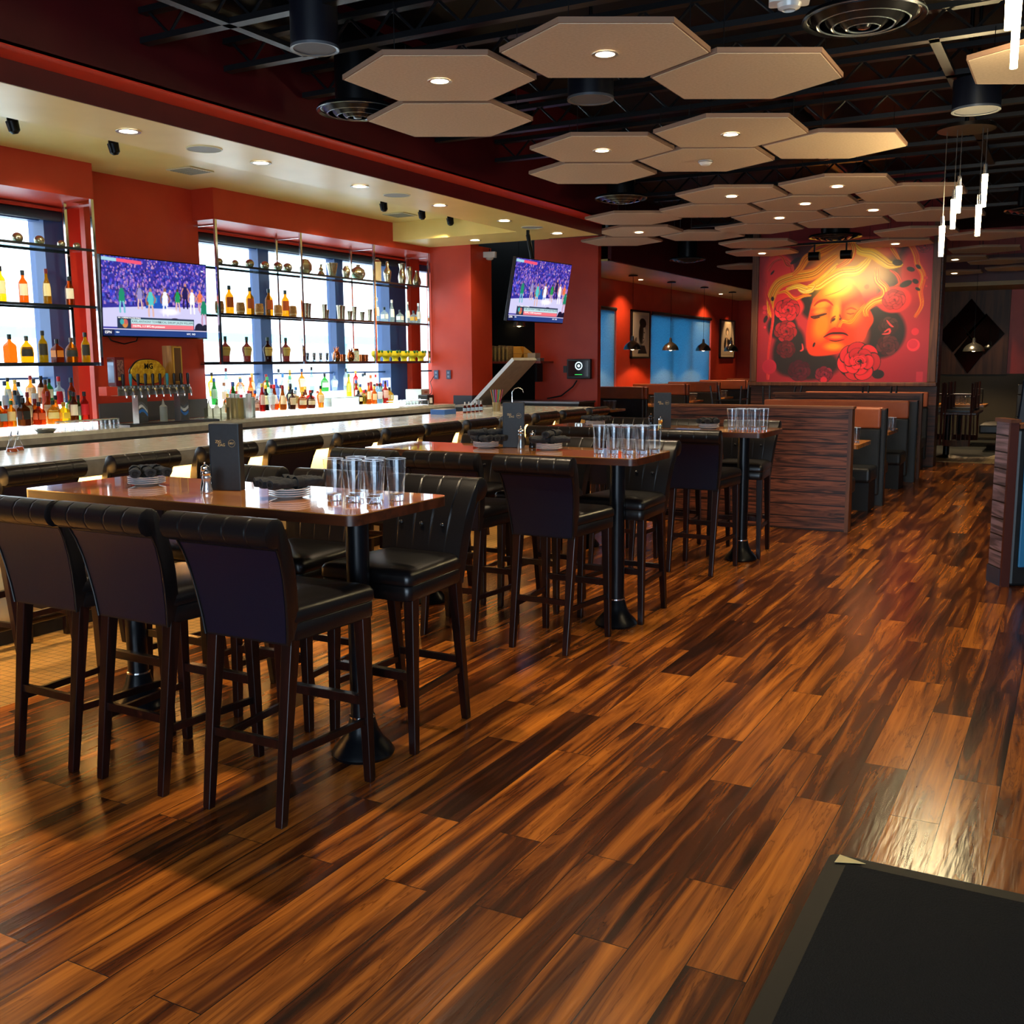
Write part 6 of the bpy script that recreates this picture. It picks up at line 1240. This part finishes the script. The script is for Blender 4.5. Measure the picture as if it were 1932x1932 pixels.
def upend(t, x, y, z, rz):
    """stood upside down with its seat on a tabletop"""
    t.rotation_euler = (PI, 0, rz); t.location = (x, y, z+.467); return t
btable(-4.25, 15.3, 1.1, .75, 'dark table before the window booths with upturned chairs on it', None)
upend(side_chair(CW, 'black chair upside down on a table left of the mural, left one', 'upturned chairs'), -4.62, 15.3, .76, PI/2)
upend(dup(bpy.data.objects['dining_chair'], (0, 0, 0), 0, 'black chair upside down on a table left of the mural, right one', 'upturned chairs'), -3.88, 15.3, .76, -PI/2)
btable(-2.5, 15.28, .9, .6, 'table behind the farther partition with one upturned chair', None)
upend(dup(bpy.data.objects['dining_chair'], (0, 0, 0), 0, 'black chair upside down before the mural, only its legs showing', 'upturned chairs'), -2.5, 15.42, .76, 0)
c0 = side_chair(CWB, 'brown spindle chair upside down right of the mural, nearest', 'upturned brown chairs right of the mural'); upend(c0, -1.66, 17.9, .76, PI)
for i, (x, y, r) in enumerate(((-2.1, 17.88, PI+.05), (-1.66, 18.72, 0), (-2.1, 18.72, .05))): upend(dup(c0, (0, 0, 0), 0, 'brown spindle chair upside down right of the mural, %s' % ('at the left', 'at the right', 'at the back')[i], 'upturned brown chairs right of the mural'), x, y, .76, r)
t = thing('round_table', 'dark table carrying the upturned brown chairs right of the mural', 'table', (-1.87, 18.3, 0)); MB().box(-.48, -.62, .72, .48, .62, .76).obj('tabletop', CWB, t, smooth=False, bevel=.01); MB().tube((0, 0, .02), (0, 0, .72), .05).obj('pedestal', DARKM, t); MB().lathe([(.0001, 0), (.28, 0), (.05, .04), (.0001, .05)], seg=20).obj('base', DARKM, t); t.name = 'side_table'
# far dining end
btable(-1.95, 21.2, .9, .8, 'far table before the black diamond wall with tumblers and a caddy', None)
for i in range(4): tumbler(-2.0+.07*i, 21.05+.06*(i % 2), .76, 'small far tumbler before the black diamond wall, %s' % ORD[i], 'tumblers on the far table')
t = thing('menu_caddy', 'small black wire menu caddy on the far table', 'caddy', (-1.68, 21.3, .76)); fr = MB()
for a, b in (((-.09, 0, 0), (-.09, 0, .28)), ((.09, 0, 0), (.09, 0, .28)), ((-.09, 0, .28), (.09, 0, .28)), ((-.09, 0, .2), (.09, 0, .2))): fr.tube(a, b, .008, seg=6)
fr.obj('frame', DARKM, t); MB().box(-.09, -.04, 0, .09, .04, .03).obj('tray', DARKM, t, smooth=False)
t = booth(-1.1, 1.2, 23.3, .5, -1, 'dark booth bench along the far right wall', 1.1, None, tan=False)
NAVYV = noisy('navy_vinyl', '14243c', '101c30', 8, .35)
t = thing('tall_booth', 'tall curved navy booth back at the far right edge', 'booth bench', (-.75, 20.3, 0)); MB().loft([[( -.22+.12*math.sin(z), y, z) for z in (0, .5, .9, 1.25)]+[(.9, y, 1.25), (.9, y, 0)] for y in (-.6, .6)]).obj('backrest', NAVYV, t, smooth=False, bevel=.03); MB().box(-.75, -.6, .3, -.2, .6, .46).obj('seat_cushion', BVINYL, t, smooth=False, bevel=.03)
# black diamonds, mirrored
def diamond(x, z, hw, hh, lb, y=23.945, nm='diamond_mirror', d=0.0):
    t = thing(nm, lb, 'mirror', (x, y-d, z), 0, 'black diamond mirrors on the far wood wall')
    MB().add([(-hw, 0, 0), (0, 0, hh), (hw, 0, 0), (0, 0, -hh), (-hw, .012, 0), (0, .012, hh), (hw, .012, 0), (0, .012, -hh)], [(0, 3, 2, 1), (4, 5, 6, 7), (0, 1, 5, 4), (1, 2, 6, 5), (2, 3, 7, 6), (3, 0, 4, 7)]).obj('glass', MIRROR, t, smooth=False)
    rim = MB()
    for a, b in (((-hw, 0), (0, hh)), ((0, hh), (hw, 0)), ((hw, 0), (0, -hh)), ((0, -hh), (-hw, 0))): rim.tube((a[0], .004, a[1]), (b[0], .004, b[1]), .006, seg=6)
    rim.obj('rim', DARKM, t)
diamond(-2.42, 2.12, .31, .37, 'left small black diamond mirror on the far wood wall'); diamond(-1.81, 2.12, .37, .42, 'right larger black diamond mirror on the far wood wall')
diamond(-2.11, 2.48, .3, .38, 'upper black diamond mirror on the far wood wall'); diamond(-2.11, 1.70, .28, .40, 'lower black diamond mirror on the far wood wall'); diamond(-2.98, 2.12, .24, .28, 'small black diamond mirror half hidden by the mural wall')
light('far_wall_wash', 'SPOT', (-1.9, 23.2, 2.9), 22, (1, .6, .3), (-1.9, 24, 1.2), spot_size=math.radians(70), spot_blend=.8, shadow_soft_size=.05)
# ------------------------------------------------------------ right-hand post with booth
PR = math.atan2(-.19, .10)
t = thing('plank_end_panel', 'grey plank-clad booth end standing alone at the right edge', 'partition', (-.5, 8.09, 0), PR)
MB().box(0, 0, .12, .20, .05, 1.16).obj('plank_panel', PLANKG, t, smooth=False); MB().box(.2, -.004, 0, .225, .055, 1.16).obj('corner_trim', P('reddish_trim', '4a2018', .4), t, smooth=False)
MB().box(-.006, -.008, 0, .2, .05, .12).obj('kick_board', P('slate_kick', '2c3446', .4), t, smooth=False); MB().box(-.01, -.01, 1.16, .24, .06, 1.185).obj('top_cap', TRIMH, t, smooth=False)
t = thing('side_bench', 'dark blue-black booth back behind the plank end at the right edge', 'booth bench', (-.5, 8.09, 0), PR)
MB().box(.01, .062, 0, .205, 1.6, 1.12).obj('backrest', BVINYL, t, smooth=False, bevel=.02); MB().box(-.01, .062, 1.12, .225, 1.6, 1.15).obj('top_rail', TRIMH, t, smooth=False)
MB().box(.207, .11, .14, .225, .165, 1.04).obj('blue_highlight_strip', P('painted_blue_highlight', '2f7aa8', .3), t, smooth=False, bevel=.006); MB().box(.207, .2, .10, .27, 1.5, .46).obj('seat_cushion', BVINYL, t, smooth=False, bevel=.02)  # blue strip is a highlight on the black vinyl, put in as colour
# ------------------------------------------------------------ entry mat
t = thing('floor_mat', 'large black rubber-edged entry mat with a scuffed label in its corner', 'mat', (1.4, 1.0, 0))
MB().prism(rrect(-2.015, -2.4, 2.4, 2.26, .03, 4), 0, .006).obj('rubber_border', P('rubber_border', '0b0b0a', .6), t)
MB().box(-1.955, -2.34, .006, 2.34, 2.20, .010).obj('pile', noisy('black_pile', '070706', '0a0b09', 160, .98, .6), t, smooth=False)
MB().prism([(-1.99, 2.19), (-1.90, 2.225), (-1.93, 2.235), (-1.985, 2.25)], .0102, .011).obj('corner_label', P('cream_label', 'd8c890', .6), t, smooth=False)
# ------------------------------------------------------------ kitchen pass corner
t = thing('wall_shelf', 'red-brown shelf across the dark corner past the bar', 'shelf', (-8.35, 15.05, 1.58))
MB().box(-1.0, -.22, 0, .72, .24, .035).obj('board', P('red_brown_shelf', '7a2c1c', .4), t, smooth=False)
for q in (-.62, .5): MB().box(q, .0, -.3, q+.04, .2, 0).obj('bracket', DARKM, t, smooth=False)
PAPER = P('kraft_menu', 'c8b070', .5)
for k in range(14):
    x = -9.25+.075*k*1.0
    t = thing('menu_binder', 'upright tan menu binder on the dark corner shelf, %s from the left' % ORD[k], 'menu', (x, 14.98, 1.616), 0, 'menu binders on the corner shelf'); MB().box(-.015, -.1, 0, .015, .1, .24+.01*(k % 3)).obj('cover', noisy('tan_menu_cover', 'a89060', '7a6a48', 30, .3), t, smooth=False); MB().box(-.008, -.104, .03, .008, -.1, .22).obj('spine_clip', P('spine_gold', 'd8c070', .3, .6), t, smooth=False)
for k in range(2):
    t = thing('folded_box', 'yellow angular carton on the dark corner shelf, %s' % ('left', 'right')[k], 'carton', (-8.12+.17*k, 14.98, 1.616), .5*k, 'yellow cartons'); MB().prism([(0, 0), (.12, 0), (.17, .12), (.12, .24), (0, .24)] if k == 0 else [(0, 0), (.18, .10), (0, .24)], -.06, .06, Matrix(((1, 0, 0, -.06), (0, 0, 1, 0), (0, 1, 0, 0), (0, 0, 0, 1)))).obj('carton', P('kraft_yellow', 'c8902c', .6), t, smooth=False); MB().box(-.058, -.062, .118, .1, -.06, .124).obj('fold_line', P('fold_dark', '8a5a18', .6), t, smooth=False)
t = thing('check_holder_stack', 'low pale box at the right end of the corner shelf', 'box', (-7.83, 14.98, 1.616)); MB().box(-.07, -.09, 0, .07, .09, .13).obj('box', P('pale_box', 'b8a888', .5), t, smooth=False); MB().box(.08, -.07, 0, .15, .07, .05).obj('tray', P('grey_tray', '7a7068', .5), t, smooth=False)
t = thing('utensil_rack', 'small rack of hanging ladles in the dark corner', 'rack', (-8.85, 15.15, 1.18)); MB().box(-.02, -.05, 0, .36, .05, .11).obj('ticket_rail', P('striped_rail', '7a6a58', .4), t, smooth=False)
ld = MB()
for k in range(6): ld.path([(.03+.06*k, -.03, 0), (.03+.06*k, -.03, -.14), (.055+.06*k, -.03, -.2)], .007, 6)
ld.obj('ladles', COP, t)
for k, (u, z) in enumerate(((-8.72, 2.25), (-7.95, 2.17))):
    dome_lamp(u, 14.7, 4.3, z, 'small pendant over the dark kitchen corner, %s' % ('left', 'right')[k], 'small kitchen pendants', .1, 5)
t = thing('order_screen', 'black wall-mounted order screen with a round white logo on the red wall', 'screen', (-7.15, 15.26, 1.475))
MB().box(-.2, -.05, -.15, .22, .03, .17).obj('casing', PLASTICB, t, smooth=False, bevel=.012); MB().box(-.17, -.054, -.11, .19, -.05, .14).obj('display', P('display_glass', '080a10', .1), t, smooth=False); MB().box(-.27, -.03, -.05, -.2, .0, .06).obj('card_reader', PLASTICB, t, smooth=False)
lg = MB(); M_ = Matrix.Translation((.02, -.056, .06)) @ Matrix.Rotation(PI/2, 4, 'X'); lg.lathe([(.048, 0), (.066, 0), (.066, .001), (.048, .001)], seg=28, M=M_); lg.lathe([(.0001, 0), (.024, 0), (.024, .001), (.0001, .001)], seg=20, M=M_); lg.obj('logo', P('logo_white', 'c8e0e8', .5, emit=.8), t)
MB().box(-.05, -.0565, -.085, .08, -.055, -.075).obj('green_line', P('green_line', '30c050', .5, emit=.8), t, smooth=False)
tag(MB().path([(-7.18, 15.25, 1.3), (-7.25, 15.24, 1.2), (-7.45, 15.22, 1.05), (-7.7, 15.2, 1.0)], .012).obj('cable', PLASTICB), 'thick black cable hanging below the order screen', 'cable')
t = thing('side_counter', 'low dark service cabinet below the order screen', 'cabinet', (-7.6, 14.9, 0)); MB().box(-.75, -.3, 0, .75, .3, .95).obj('body', P('dark_cabinet', '1c1a18', .4), t, smooth=False); MB().box(-.77, -.32, .95, .77, .3, .98).obj('worktop', STEEL, t, smooth=False)
for s in (-.38, .38):
    d = MB().box(s-.35, -.315, .1, s+.35, -.30, .9).obj('door', P('dark_cabinet_door', '24211e', .4), t, smooth=False); MB().box(s-.06, -.33, .8, s+.06, -.315, .82).obj('handle', STEEL, d, smooth=False)
